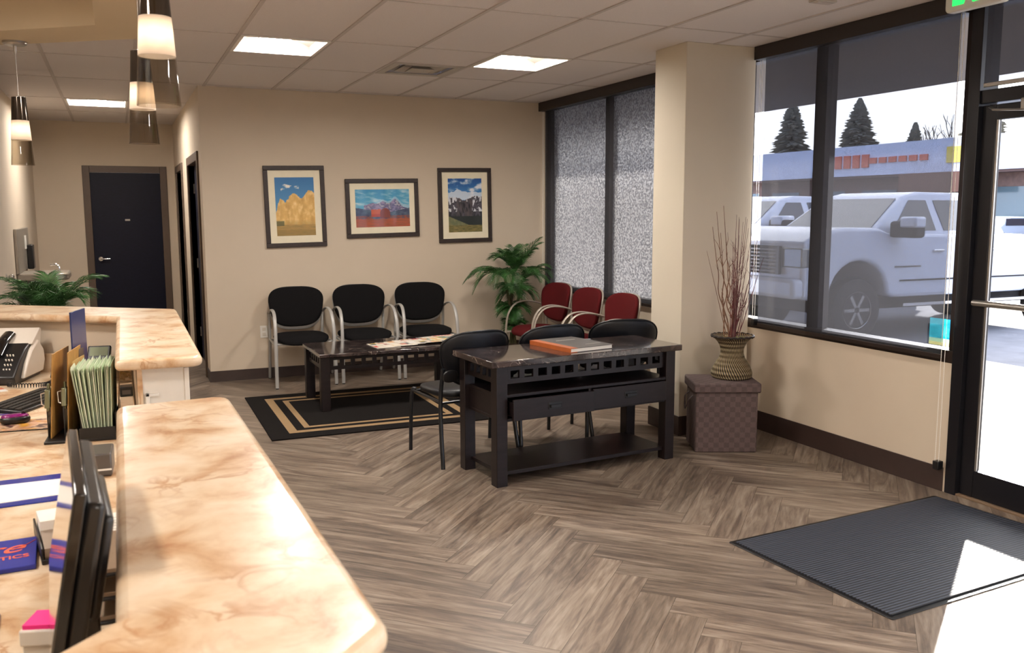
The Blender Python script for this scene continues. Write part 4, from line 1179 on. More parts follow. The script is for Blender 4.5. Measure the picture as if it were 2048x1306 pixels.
# ------------------------------------------------------------------ coffee table
def lattice_rail(mb, p0, p1, z0, z1, th, nslat, rail, slat):
    """apron: top and bottom rails joined by short slats; p0->p1 in plan"""
    p0 = Vector((p0[0], p0[1], 0)); p1 = Vector((p1[0], p1[1], 0)); L = (p1-p0).length
    m = T(p0.x, p0.y, 0) @ RZ(math.atan2(p1.y-p0.y, p1.x-p0.x))
    mb.box(0, L, -th/2, th/2, z1-rail, z1, m); mb.box(0, L, -th/2, th/2, z0, z0+rail, m)
    for i in range(nslat):
        c = L*(i+0.5)/nslat if False else (slat/2+(L-slat)*i/(nslat-1))
        mb.box(c-slat/2, c+slat/2, -th/2+0.001, th/2-0.001, z0+rail-0.001, z1-rail+0.001, m)
ct = thing('coffee_table', 'low dark wood coffee table with marble top and square cut-out apron', 'coffee table', (2.055, 7.375, 0), R(0.2))
cw_, cd_ = 0.635, 0.335
MB().box(-cw_, cw_, -cd_-0.015, cd_+0.015, 0.447, 0.475).build('marble_top', M['blackmarble'], ct, bevel=0.004)
lx, ly = cw_-0.045, cd_-0.035
for sx in (-1, 1):
    for sy in (-1, 1):
        MB().box(sx*lx-0.037, sx*lx+0.037, sy*ly-0.037, sy*ly+0.037, 0.009, 0.447).build('leg', M['espresso'], ct, bevel=0.003)
for sy in (-1, 1):
    mb = MB(); lattice_rail(mb, (-lx+0.037, sy*ly), (lx-0.037, sy*ly), 0.341, 0.447, 0.018, 13, 0.028, 0.033); mb.build('side_apron', M['espresso'], ct)
for sx in (-1, 1):
    mb = MB(); lattice_rail(mb, (sx*lx, -ly+0.037), (sx*lx, ly-0.037), 0.335, 0.447, 0.022, 7, 0.032, 0.03); mb.build('end_apron', M['espresso'], ct)

# magazines fanned over the coffee table
def cover_fn(seed):
    r = random.Random(seed)
    pal = [(206, 60, 50), (236, 226, 210), (60, 70, 90), (226, 170, 120), (240, 240, 236), (150, 60, 70), (90, 130, 120), (230, 200, 90), (240, 232, 222), (220, 150, 130)]
    base = r.choice([(238, 230, 218), (232, 222, 206), (214, 196, 180)])
    blobs = [(r.random(), r.random(), 0.06+0.16*r.random(), 0.04+0.14*r.random(), r.choice(pal)) for _ in range(11)]
    tc = r.choice(pal)
    def fn(u, v):
        c = base
        for (a, b, w, h, col) in blobs:
            if abs(u-a) < w and abs(v-b) < h: c = col
        if v > 0.86 and 0.08 < u < 0.9 and (int(u*14) % 2 == 0): c = tc
        return c
    return fn
NM = 9
for i in range(NM):
    x = 2.02+i*0.077; y = 7.30+0.012*i+0.01*math.sin(i*2.3)
    mg = thing('magazine', ('magazine at the left end of the fanned row on the coffee table' if i == 0 else
        'topmost magazine at the right end of the fanned row on the coffee table' if i == NM-1 else ['second', 'third', 'fourth', 'fifth', 'sixth', 'seventh', 'eighth'][i-1]+' magazine from the left in the fanned row on the coffee table'),
        'magazine', (x, y, 0.4765+0.0028*i), R(4+1.2*math.sin(i*1.9)), 'fanned magazines on the coffee table')
    tl = RY(R(0.0))
    MB().box(-0.105, 0.105, -0.138, 0.138, 0, 0.0022).build('pages', M['paper'], mg)
    painted('cover', 0.21, 0.276, 22, 28, cover_fn(i+11), M['cover'], mg, T(0, 0, 0.0026))

# ------------------------------------------------------------------ console table
cs = thing('console_table', 'dark wood console table with marble top, two drawers and lower shelf', 'console table', (2.575, 4.96, 0), R(5.2))
hx, hy = 0.69, 0.265
MB().box(-hx, hx, -hy, hy, 0.712, 0.75).build('marble_top', M['blackmarble'], cs, bevel=0.004)
lx, ly = hx-0.075, hy-0.055
for sx in (-1, 1):
    for sy in (-1, 1):
        MB().box(sx*lx-0.036, sx*lx+0.036, sy*ly-0.036, sy*ly+0.036, 0, 0.712).build('leg', M['espresso'], cs, bevel=0.003)
for sy in (-1, 1):
    mb = MB(); lattice_rail(mb, (-lx+0.036, sy*ly), (lx-0.036, sy*ly), 0.605, 0.712, 0.022, 13, 0.030, 0.034); mb.build('apron', M['espresso'], cs)
for sx in (-1, 1):
    mb = MB(); lattice_rail(mb, (sx*lx, -ly+0.036), (sx*lx, ly-0.036), 0.605, 0.712, 0.022, 5, 0.030, 0.03); mb.build('end_apron', M['espresso'], cs)
mb = MB(); a = lx-0.0; z0, z1 = 0.385, 0.545
mb.box(-a, a, -ly-0.03, ly+0.03, z1-0.018, z1); mb.box(-a, a, -ly-0.03, ly+0.03, z0, z0+0.018)
mb.box(-a, -a+0.02, -ly+0.03, ly-0.03, z0+0.018, z1-0.018); mb.box(a-0.02, a, -ly+0.03, ly-0.03, z0+0.018, z1-0.018); mb.box(-a, a, ly+0.01, ly+0.03, z0+0.018, z1-0.018); mb.box(-0.01, 0.01, -ly-0.028, ly, z0+0.018, z1-0.018)
mb.build('drawer_case', M['espresso'], cs, bevel=0.002)
for (xa, xb, out) in ((-lx+0.045, -0.012, 0.045), (0.012, lx-0.045, 0.004)):
    dr = MB(); yf = -ly-0.03-out
    dr.box(xa, xb, yf-0.016, yf, z0+0.014, z1-0.022)
    dr.box(xa+0.01, xb-0.01, yf, yf+0.32, z0+0.03, z0+0.04); dr.box(xa+0.01, xa+0.022, yf, yf+0.32, z0+0.04, z1-0.045); dr.box(xb-0.022, xb-0.01, yf, yf+0.32, z0+0.04, z1-0.045)
    d_ = dr.build('drawer', M['espresso'], cs, bevel=0.002)
    hd = MB(); c = (xa+xb)/2
    hd.box(c-0.045, c+0.045, yf-0.020, yf-0.016, 0.445, 0.487); hd.box(c-0.036, c+0.036, yf-0.034, yf-0.026, 0.455, 0.474); hd.box(c-0.036, c-0.028, yf-0.03, yf-0.018, 0.457, 0.472); hd.box(c+0.028, c+0.036, yf-0.03, yf-0.018, 0.457, 0.472)
    hd.build('pull', M['black'], d_, bevel=0.002)
MB().box(-lx+0.01, lx-0.01, -ly-0.01, ly+0.01, 0.06, 0.083).build('lower_shelf', M['espresso'], cs, bevel=0.002)

# book
bk = thing('hardcover_book', 'large grey hardcover book with orange spine on the console table', 'book', (2.60, 4.985, 0.7505), R(10))
M['orange'] = mat('orange_spine_cloth', srgb(172, 88, 38), 0.5, var=0.12)
M['greycover'] = mat('grey_book_cover', srgb(84, 78, 74), 0.45, var=0.08)
bw, bh, bt = 0.165, 0.215, 0.027
for z0, z1 in ((0, 0.003), (bt-0.003, bt)):
    c = MB(); c.box(-bw+0.05, bw, -bh, bh, z0, z1); c.build('cover_board', M['greycover'], bk)
mb = MB(); mb.box(-bw+0.0, -bw+0.05, -bh, bh, 0, 0.0031); mb.box(-bw+0.0, -bw+0.05, -bh, bh, bt-0.0031, bt); mb.box(-bw-0.004, -bw+0.001, -bh, bh, 0, bt); mb.build('spine', M['orange'], bk)
MB().box(-bw+0.001, bw-0.006, -bh+0.005, bh-0.005, 0.003, bt-0.003).build('page_block', M['paper'], bk)
mb = MB(); mb.box(-0.05, 0.10, 0.09, 0.094, bt, bt+0.0004); mb.box(0.02, 0.14, -0.12, -0.117, bt, bt+0.0004); mb.build('title_line', M['paper'], bk)

# ------------------------------------------------------------------ storage box, vase, branches
bx = thing('storage_box', 'square brown woven storage box with lid in the corner by the column', 'storage box', (3.712, 4.90, 0), R(-24.3))
MB().box(-0.205, 0.205, -0.165, 0.165, 0, 0.425).build('body', M['weave'], bx, bevel=0.008)
MB().box(-0.222, 0.222, -0.18, 0.18, 0.405, 0.47).build('lid', M['weave'], bx, bevel=0.01)
mb = MB(); mb.tube(curve([(-0.207, -0.07, 0.37), (-0.235, -0.065, 0.34), (-0.245, 0.0, 0.27), (-0.235, 0.065, 0.34), (-0.207, 0.07, 0.37)], 6), 0.010, 8, flat=0.35); mb.build('handle', M['weave'], bx)
vs_ = thing('woven_vase', 'hourglass shaped black and cream woven vase standing on the brown box', 'vase', (3.80, 4.915, 0.4705))
prof = [(0.125, 0.0), (0.137, 0.015), (0.138, 0.04), (0.125, 0.075), (0.105, 0.108), (0.086, 0.14), (0.078, 0.165), (0.077, 0.19), (0.083, 0.215), (0.098, 0.245), (0.118, 0.268), (0.136, 0.279), (0.142, 0.286), (0.136, 0.292), (0.118, 0.282), (0.096, 0.262), (0.070, 0.20), (0.070, 0.14), (0.1, 0.05), (0.001, 0.02)]
sm = []
for i in range(len(prof)-1):
    for k_ in range(3): sm.append((prof[i][0]+(prof[i+1][0]-prof[i][0])*k_/3, prof[i][1]+(prof[i+1][1]-prof[i][1])*k_/3))
sm.append(prof[-1])
MB().lathe(sm, 48, uv=True).build('vase_body', M['basket'], vs_, ang=70)
mb = MB(); pts = [(0.139*math.cos(2*PI*k/60), 0.139*math.sin(2*PI*k/60), 0.287+0.003*math.sin(k*2.1)) for k in range(61)]
mb.tube(pts, 0.008, 8); mb.build('braided_rim', M['basket'], vs_)
mb = MB()
rr_ = random.Random(4)
for k in range(34):
    a_ = rr_.random()*2*PI; r_ = 0.07*math.sqrt(rr_.random())
    mb.sphere((r_*math.cos(a_), r_*math.sin(a_), 0.255+0.012*rr_.random()), 0.014+0.008*rr_.random(), 7, 5)
mb.build('moss', mat('dry_moss', srgb(112, 108, 58), 0.95, var=0.3, scale=60), vs_)
M['willow'] = mat('curly_willow', srgb(118, 86, 66), 0.7, var=0.3, scale=30)
M['redstick'] = mat('red_twig', srgb(84, 26, 34), 0.6, var=0.35, scale=30)
M['mauvestick'] = mat('mauve_twig', srgb(112, 80, 78), 0.65, var=0.3, scale=30)
base = Vector((3.80, 4.915, 0.735))
WL = ['leftmost of the five curly willow branches, bending outward over the vase rim', 'second curly willow branch from the left, with a tall forked tip', 'third curly willow branch from the left, the most twisted one', 'tallest curly willow branch, beside the red sticks', 'shortest curly willow branch, innermost beside the red sticks']
def stick(label, grp, m, dx, dy, top, curl, r0, seed, name, cat, lab2=None):
    label = lab2 or label
    q = random.Random(seed)
    pts = []
    n = 14
    ph = q.random()*6; fr = 2.2+q.random()*1.6
    b0 = Vector((dx*0.12+q.uniform(-0.02, 0.02), dy*0.12+q.uniform(-0.02, 0.02), -0.06))
    for i in range(n+1):
        t = i/n
        w = curl*math.sin(PI*min(1, t*1.4))
        pts.append(base+Vector((b0.x+(dx-b0.x)*t+w*math.sin(fr*2*PI*t+ph), b0.y+(dy-b0.y)*t+w*math.cos(fr*2*PI*t+ph*1.3), b0.z+(top-b0.z)*t)))
    p = curve(pts, 3)
    mb = MB(); mb.tube(p, [r0*(1-0.7*i/len(p)) for i in range(len(p))], 6)
    if curl > 0:
        for k in (5, 8, 10):
            a = pts[k]; d = Vector((q.uniform(-1, 1), q.uniform(-1, 1), 1.6)).normalized()
            mb.tube([a, a+d*0.05+Vector((0.01, 0, 0)), a+d*0.10], [r0*0.45, r0*0.35, r0*0.15], 5)
    return tag(mb.build(name, m), label, cat, grp)
# camera-right unit in plan, for spreading the bunch across the corner
RXv = (0.915, -0.402)
k = 0
for (s_, tp, cu) in ((-0.155, 0.76, 0.010), (-0.13, 0.86, 0.016), (-0.10, 0.72, 0.018), (-0.085, 0.90, 0.013), (-0.06, 0.66, 0.014)):
    stick('twisting tan willow branch on the left side of the woven vase', 'curly willow branches in the vase', M['willow'], RXv[0]*s_, RXv[1]*s_, tp, cu, 0.005, 30+k, 'willow_branch', 'branch', WL[k]); k += 1
stick('thin lone twig leaning far left out of the woven vase', None, M['willow'], RXv[0]*-0.19, RXv[1]*-0.19, 0.60, 0.0, 0.0032, 90, 'lone_twig', 'twig')
q = random.Random(8)
for i in range(26):
    s_ = q.uniform(-0.02, 0.13) if i < 22 else q.uniform(0.13, 0.2)
    d_ = q.uniform(-0.06, 0.06)
    tp = q.uniform(0.55, 0.84)
    short = i % 3 == 0
    if short: tp = q.uniform(0.28, 0.5); s_ *= 0.45
    stick('straight dark red stick in the dense bunch on the right of the woven vase', 'red sticks in the vase', M['redstick'] if (short or i % 2) else M['mauvestick'], RXv[0]*s_+0.4*d_*0.4, RXv[1]*s_+d_*0.8, tp, 0.0015, 0.0042 if short else 0.0032, 200+i, 'decorative_stick', 'stick')

# ------------------------------------------------------------------ palms
M['leaf'] = mat('palm_leaf', srgb(56, 98, 48), 0.38, var=0.6, scale=14)
M['stem'] = mat('palm_stem', srgb(72, 70, 40), 0.7, var=0.25)
def frond(mb, root, az, length, rise, droop, leaf=0.12, n=16, q=random, tw=1.0):
    d = Vector((math.cos(az), math.sin(az), 0)); side = Vector((-d.y, d.x, 0))
    pts = []
    for i in range(n+1):
        t = i/n
        pts.append(root+d*(length*(t-0.15*t*t))+Vector((0, 0, rise*t-droop*t*t)))
    mb.tube(pts, [0.004*(1-0.8*i/n)+0.0006 for i in range(n+1)], 5)
    m_ = int(n*1.7)
    for i in range(3, m_+1):
        t = i/m_
        f = t*n; k = min(n-1, int(f)); p = pts[k].lerp(pts[k+1], f-k)
        tan = (pts[k+1]-pts[k]).normalized()
        up = side.cross(tan).normalized()*-1
        if up.z < 0: up = -up
        L = leaf*(math.sin(PI*min(1, t*0.86+0.12))**0.7)*(0.9+0.2*q.random())
        for s in (-1, 1):
            dr = (side*s*(1.0-0.45*t)+tan*(0.55+0.8*t)+up*(0.28*tw+q.uniform(-0.1, 0.1))).normalized()
            w = 0.0042+0.0022*math.sin(PI*t)
            wv = tan*w
            a = p; b = p+dr*L*0.5+Vector((0, 0, -0.05*L)); c = p+dr*L+Vector((0, 0, -0.32*L))
            mb.add([a-wv*0.6, a+wv*0.6, b+wv, b-wv, c, b+up*0.002], [(0,1,2,5),(0,5,3),(3,5,4),(5,2,4)])
def crown(parent, name, root, nf, L0, L1, r0, r1, dr, seed, leaf, az0=0, azr=2*PI):
    q = random.Random(seed); mb = MB()
    for i in range(nf):
        az = az0+azr*(i+q.uniform(-0.3, 0.3))/nf
        frond(mb, root, az, q.uniform(L0, L1), q.uniform(r0, r1), q.uniform(dr*0.7, dr*1.2), leaf, q=q)
    return mb.build(name, M['leaf'], parent, smooth=False)
pl = thing('potted_palm', 'tall artificial palm in the corner between the pictures and the back window', 'plant', (3.70, 8.40, 0))
MB().lathe([(0.001, 0), (0.11, 0), (0.14, 0.24), (0.145, 0.26), (0.13, 0.26), (0.12, 0.235), (0.001, 0.235)], 32).build('pot', mat('brown_pot', srgb(66, 50, 38), 0.6), pl)
stems = [((0.0, 0.0, 0.2), (-0.02, 0.0, 0.6), (0.02, 0.02, 1.0)), ((0.03, -0.02, 0.2), (-0.02, -0.03, 0.5), (-0.10, -0.04, 0.92)), ((-0.03, 0.0, 0.2), (0.0, 0.0, 0.45), (0.10, -0.02, 0.9)), ((0.0, 0.03, 0.2), (0.01, 0.02, 0.35), (-0.02, -0.03, 0.62))]
for s_ in stems:
    mb = MB(); mb.tube(curve(s_, 6), 0.014, 8); mb.build('trunk', M['stem'], pl)
crown(pl, 'upper_foliage', Vector((0.02, -0.02, 0.98)), 14, 0.20, 0.36, 0.36, 0.56, 0.26, 1, 0.16)
crown(pl, 'left_foliage', Vector((-0.10, -0.04, 0.92)), 11, 0.26, 0.50, 0.34, 0.50, 0.46, 2, 0.15, R(120), R(170))
crown(pl, 'right_foliage', Vector((0.10, -0.04, 0.90)), 9, 0.24, 0.38, 0.20, 0.44, 0.36, 3, 0.15, R(-120), R(170))
crown(pl, 'middle_foliage', Vector((0.0, -0.05, 0.80)), 15, 0.18, 0.32, 0.06, 0.24, 0.22, 4, 0.14)
crown(pl, 'lower_foliage', Vector((-0.02, -0.03, 0.62)), 13, 0.15, 0.24, 0.0, 0.16, 0.14, 5, 0.13)
crown(pl, 'base_foliage', Vector((0.0, -0.02, 0.42)), 11, 0.09, 0.16, 0.05, 0.20, 0.10, 6, 0.11)

p2 = thing('potted_palm', 'palm fronds showing above the L-shaped countertop in front of the fountain', 'plant', (-0.50, 7.45, 0))
MB().lathe([(0.001, 0), (0.12, 0), (0.15, 0.28), (0.155, 0.30), (0.14, 0.30), (0.13, 0.27), (0.001, 0.27)], 32).build('pot', mat('tan_pot', srgb(96, 74, 52), 0.6), p2)
for s_ in (((0, 0, 0.25), (0.0, 0, 0.5), (0.02, 0, 0.85)), ((0.02, 0, 0.25), (-0.04, 0, 0.5), (-0.06, 0.0, 0.8))):
    mb = MB(); mb.tube(curve(s_, 6), 0.015, 8); mb.build('trunk', M['stem'], p2)
crown(p2, 'upper_foliage', Vector((0.02, 0, 0.84)), 16, 0.28, 0.46, 0.40, 0.62, 0.36, 11, 0.19)
crown(p2, 'lower_foliage', Vector((-0.04, 0, 0.80)), 13, 0.24, 0.36, 0.26, 0.44, 0.28, 12, 0.17)

# ------------------------------------------------------------------ desk things
ZD = 0.7605
# fax printer
fx = thing('fax_machine', 'black and grey fax machine with handset on the desk at the photo edge', 'fax machine', (-0.585, 5.13, ZD), R(-16))
def prof_prism(poly, x0, x1):  # poly in (y,z)
    mb = MB(); n = len(poly)
    vs = [(x0, p[0], p[1]) for p in poly]+[(x1, p[0], p[1]) for p in poly]
    a = sum(poly[i][0]*poly[(i+1)%n][1]-poly[(i+1)%n][0]*poly[i][1] for i in range(n))
    f0 = tuple(range(n)); f1 = tuple(range(2*n-1, n-1, -1))
    fs = [f0[::-1], f1[::-1]]+[(i, (i+1)%n, n+(i+1)%n, n+i) for i in range(n)]
    mb.add(vs, fs); return mb
body = [(-0.17, 0.0), (0.15, 0.0), (0.17, 0.06), (0.17, 0.13), (0.10, 0.20), (-0.02, 0.16), (-0.10, 0.11), (-0.19, 0.04)]
prof_prism(body, -0.20, 0.145).build('body', M['black'], fx, bevel=0.008)
prof_prism([(-0.11, 0.02), (0.14, 0.02), (0.172, 0.075), (0.165, 0.13), (0.10, 0.19), (0.01, 0.15), (-0.06, 0.09)], 0.140, 0.165).build('side_cover', M['printer'], fx, bevel=0.008)
prof_prism([(0.03, 0.175), (0.15, 0.245), (0.17, 0.24), (0.14, 0.13)], -0.18, 0.155).build('paper_tray', M['printer'], fx, bevel=0.004)
mb = MB(); mb.tube(curve([(-0.12, -0.13, 0.14), (-0.12, -0.05, 0.20), (-0.12, 0.05, 0.235)], 5), 0.026, 12); mb.build('handset', M['glossblack'], fx)
mb = MB(); mb.tube(curve([(0.03, -0.09, 0.135), (0.03, 0.0, 0.19), (0.03, 0.09, 0.22)], 5), 0.03, 12, flat=0.6); mb.build('lid_ridge', M['glossblack'], fx)
mb = MB()
for i in range(4):
    for j in range(3): mb.cyl((0.085+0.014*j, -0.145+0.018*i, 0.060+0.021*i+0.01), (0.085+0.014*j, -0.150+0.018*i, 0.068+0.021*i+0.01), 0.0035, n=8)
mb.build('keypad', M['white'], fx)
# phone
ph = thing('desk_phone', 'black corded desk phone with raised display behind the folders', 'phone', (-0.20, 4.92, ZD), R(-12))
prof_prism([(-0.12, 0.0), (0.10, 0.0), (0.10, 0.07), (0.06, 0.085), (-0.12, 0.02)], -0.12, 0.12).build('base', M['black'], ph, bevel=0.008)
mb = MB(); mb.tube(curve([(-0.085, -0.12, 0.045), (-0.085, -0.06, 0.085), (-0.085, 0.04, 0.115), (-0.085, 0.09, 0.115)], 5), [0.026]*5+[0.018]*5+[0.026]*6, 12); mb.build('handset', M['glossblack'], ph)
mb = MB()
for i in range(4):
    for j in range(4): mb.box(-0.035+0.028*j, -0.018+0.028*j, -0.095+0.03*i, -0.080+0.03*i, 0.028+0.0105*i, 0.038+0.0105*i)
mb.build('keypad', M['printer'], ph)
mb = MB(); mb.box(0.02, 0.13, -0.012, 0.012, -0.05, 0.03, T(0, 0.07, 0.135) @ RX(R(-35))); mb.build('display_housing', M['black'], ph, bevel=0.006)
mb = MB(); mb.box(0.032, 0.118, -0.0135, -0.011, -0.03, 0.02, T(0, 0.07, 0.135) @ RX(R(-35))); mb.build('display', mat('lcd_green', srgb(104, 112, 84), 0.2), ph)
mb = MB(); pts = []
for i in range(150):
    t = i/149; a = t*2*PI*22
    c = Vector((-0.12-0.16*t+0.03*math.sin(t*5), -0.10-0.05*math.sin(t*PI), 0.014))
    pts.append(c+Vector((0, math.cos(a)*0.010, math.sin(a)*0.010)))
mb.tube(pts, 0.0025, 5); mb.build('coiled_cord', M['black'], ph)
# keyboard
kb = thing('keyboard', 'black computer keyboard lying on the desk beside the mouse', 'keyboard', (-0.385, 4.42, ZD), R(64))
prof_prism([(-0.085, 0.0), (0.085, 0.0), (0.085, 0.028), (-0.085, 0.012)], -0.215, 0.215).build('case', M['black'], kb, bevel=0.005)
mb = MB()
for r_ in range(5):
    for c_ in range(17):
        x = -0.20+c_*0.0238; y = -0.066+r_*0.027; z = 0.0125+(y+0.085)*0.094
        mb.box(x, x+0.0195, y, y+0.022, z, z+0.006)
mb.build('keys', M['greyplastic'] if False else mat('keycap_black', srgb(40, 37, 35), 0.5), kb)
# mouse pad and mouse
def petal(u, v):
    n = fbm(u*2, v*3, 2.0, 4, 5)
    c = mixc((228, 196, 160), (150, 84, 70), n*3+0.3)
    if n > 0.12: c = (206, 150, 60)
    if n < -0.14: c = (88, 60, 56)
    return c
mp_ = thing('mouse_pad', 'mouse pad with orange and brown flower print under the purple mouse', 'mouse pad', (-0.40, 3.965, ZD), R(-6))
MB().prism(round_poly([(-0.13, -0.10), (0.13, -0.10), (0.13, 0.10), (-0.13, 0.10)], 0.02), 0, 0.003).build('rubber_base', M['black'], mp_)
painted('printed_top', 0.252, 0.192, 44, 34, petal, M['cover'], mp_, T(0, 0, 0.0035))
ms = thing('computer_mouse', 'purple and black wireless computer mouse on the mouse pad', 'mouse', (-0.412, 4.01, ZD+0.004), R(-80))
mb = MB(); mb.pad(se(0.032, 0.055, 2.4), 0.036, T(0, 0, 0.014), crown=0.6, n=28, bend=lambda x, y, z: (x, y, max(z, -0.013))); mb.build('base', M['black'], ms, ang=80)
mb = MB(); mb.pad(se(0.026, 0.050, 2.4), 0.022, T(0, 0.0, 0.0265), crown=0.6, n=28); mb.build('shell', mat('purple_plastic', srgb(118, 20, 96), 0.18, coat=0.5), ms, ang=80)
mb = MB(); mb.cyl((-0.003, 0.03, 0.036), (0.003, 0.03, 0.036), 0.008, n=12); mb.build('wheel', M['black'], ms)
# desk calendar
def cal(u, v):
    if v > 0.86 or v < 0.10: return (92, 66, 138)
    gu, gv = (u*5) % 1, ((v-0.1)/0.76*4) % 1
    if gu < 0.05 or gv < 0.06: return (110, 106, 116)
    return (226, 224, 230)
cl_ = thing('desk_calendar', 'paper desk calendar with purple bands partly under the keyboard', 'calendar', (-0.62, 4.35, ZD), R(-4))
MB().box(-0.20, 0.20, -0.15, 0.15, 0, 0.0018).build('sheets', M['paper'], cl_)
painted('printed_page', 0.40, 0.30, 60, 46, cal, M['cover'], cl_, T(0, 0, 0.0022))
pp = thing('paper_sheet', 'loose white paper with an orange corner by the fax machine', 'paper', (-0.60, 4.80, ZD), R(20))
painted('sheet_face', 0.15, 0.11, 8, 8, lambda u, v: (206, 110, 70) if v > 0.55 else (236, 232, 226), M['cover'], pp, T(0, 0, 0.0022))
MB().box(-0.075, 0.075, -0.055, 0.055, 0, 0.0018).build('sheet', M['paper'], pp)

# sorter with clipboards, green folders, brochure sign
so = thing('desktop_sorter', 'black wire desktop file sorter holding clipboards and green folders', 'file sorter', (-0.155, 3.735, ZD), R(-4))
MB().box(-0.118, 0.125, -0.155, 0.17, 0, 0.010).build('base', M['black'], so, bevel=0.002)
for x in (-0.11, -0.055, 0.0, 0.12):
    mb = MB(); mb.box(x-0.0015, x+0.0015, -0.09, 0.16, 0.010, 0.13 if x < 0.1 else 0.09); mb.build('divider', M['black'], so)
mb = MB(); mb.box(0.0, 0.122, -0.153, -0.148, 0.01, 0.05); mb.build('front_lip', M['black'], so)
M['clipb'] = mat('brown_hardboard', srgb(166, 122, 62), 0.45, var=0.15, scale=30)
M['clipmetal'] = mat('clip_steel', srgb(132, 136, 112), 0.22, metal=0.9)
def clipboard(label, loc, rz, lean):
    t = thing('clipboard', label, 'clipboard', loc, rz, 'hardboard clipboards in the sorter')
    m4 = RY(lean)
    MB().box(-0.002, 0.002, -0.114, 0.114, 0, 0.315, m4).build('board', M['clipb'], t, bevel=0.001)
    MB().box(-0.022, -0.004, -0.125, -0.075, 0.115, 0.185, m4).tube([m4 @ Vector((-0.014, -0.10, 0.10)), m4 @ Vector((-0.014, -0.10, 0.205))], 0.006, 10).build('clip', M['clipmetal'], t, bevel=0.003)
    MB().tube([m4 @ Vector(p) for p in ((-0.004, -0.118, 0.12), (-0.03, -0.122, 0.13), (-0.034, -0.122, 0.17), (-0.004, -0.118, 0.18))], 0.0022, 8).build('clip_wire', M['chrome'], t)
    return t
clipboard('brown clipboard farthest left in the sorter, steel clip toward the keyboard', (-0.240, 3.745, ZD+0.011), R(-11), R(4))
clipboard('second brown clipboard in the sorter, beside the green folders', (-0.188, 3.765, ZD+0.011), R(-9), R(3))
# navy brochure sign
bs = thing('brochure_sign', 'tall navy blue printed sign panel standing above the clipboards', 'sign', (-0.158, 3.86, ZD+0.011), R(-15))
MB().box(-0.003, 0.003, -0.085, 0.085, 0.19, 0.45).build('panel', mat('navy_card', srgb(30, 42, 88), 0.3), bs, bevel=0.001)
MB().box(0.0, 0.006, -0.03, 0.03, 0.0, 0.30).build('stand', M['greyplastic'], bs)
mb = MB()
for i in range(9): mb.box(-0.0042, -0.003, -0.07, 0.05-0.03*(i % 3 == 0), 0.23+0.019*i, 0.236+0.019*i)
mb.build('printed_lines', mat('pale_print', srgb(150, 156, 170), 0.6), bs)
pe = thing('manila_envelope', 'manila envelope with printed letters leaning before the navy sign', 'envelope', (-0.178, 3.80, ZD+0.011), R(-12))
MB().box(-0.002, 0.002, -0.09, 0.09, 0, 0.27, RY(R(3))).build('envelope_body', mat('manila', srgb(196, 160, 100), 0.7, var=0.08), pe)
MB().box(-0.0028, -0.002, -0.06, 0.05, 0.19, 0.25, RY(R(3))).build('address_label', M['paper'], pe)
M['green1'] = mat('pale_green_card', srgb(200, 214, 182), 0.7, var=0.1)
M['green2'] = mat('paler_green_card', srgb(222, 226, 200), 0.7, var=0.1)  # paler card tone used on every third folder
q = random.Random(21)
for i in range(18):
    x = -0.140+i*0.0054
    ln = R(-7+9.5*i/17+q.uniform(-0.7, 0.7))
    m4 = RY(ln)
    hgt = 0.255+q.uniform(-0.006, 0.006)
    mb = MB(); yoff = q.uniform(-0.006, 0.006)
    mb.box(-0.0018, -0.0008, -0.135+yoff, 0.115+yoff, 0, hgt, m4); mb.box(0.0008, 0.0018, -0.135+yoff, 0.115+yoff, 0, hgt+0.006, m4); mb.box(-0.0018, 0.0018, -0.137+yoff, -0.134+yoff, 0, hgt*0.96, m4) if i % 2 else None
    o = mb.build('file_folder', M['green1'] if i % 3 else M['green2'], smooth=False)
    o.location = (x, 3.762, ZD+0.011); o.rotation_euler = (0, 0, R(-4))
    tag(o, 'pale green card file folder in the tight upright bunch in the sorter', 'file folder', 'green folders in the sorter')
bf = MB(); bf.box(-0.0015, 0.0015, -0.11, 0.11, 0, 0.235, RY(R(4)))
o = bf.build('brown_folder', mat('brown_card', srgb(128, 98, 66), 0.6)); o.location = (-0.034, 3.785, ZD+0.011); tag(o, 'brown card folder standing right of the green folders', 'file folder')
# things in the gap near the gate: glass jar, stapler box, sunglasses
gj = thing('glass_jar', 'small clear glass jar with gold beads on the desk below the countertop', 'jar', (-0.005, 4.80, ZD))
MB().lathe([(0.001, 0), (0.04, 0), (0.043, 0.01), (0.043, 0.085), (0.038, 0.10), (0.035, 0.10), (0.039, 0.084), (0.039, 0.012), (0.001, 0.006)], 28).build('jar_glass', M['smoky'], gj)
mb = MB(); q = random.Random(5)
for i in range(40):
    a = q.random()*2*PI; r_ = 0.03*math.sqrt(q.random()); mb.sphere((r_*math.cos(a), r_*math.sin(a), 0.016+0.05*q.random()), 0.006, 6, 4)
mb.build('beads', mat('gold_bead', srgb(190, 160, 90), 0.25, metal=0.8), gj)
bb = thing('black_card_box', 'small black box on the desk behind the brown folder', 'box', (0.004, 4.44, ZD))
MB().box(-0.03, 0.026, -0.035, 0.035, 0, 0.045).build('box_body', M['black'], bb, bevel=0.004)
MB().box(-0.02, 0.016, -0.0355, -0.035, 0.01, 0.03).build('box_label', M['greyplastic'], bb)
sg = thing('sunglasses', 'pair of black sunglasses lying on the desk by the gate', 'sunglasses', (-0.002, 3.98, ZD), R(20))
for s in (-1, 1): MB().pad(se(0.011, 0.014, 2.4), 0.004, T(s*0.014, 0, 0.014) @ RX(R(80)), n=18, rings=3).build('lens', M['glossblack'], sg)
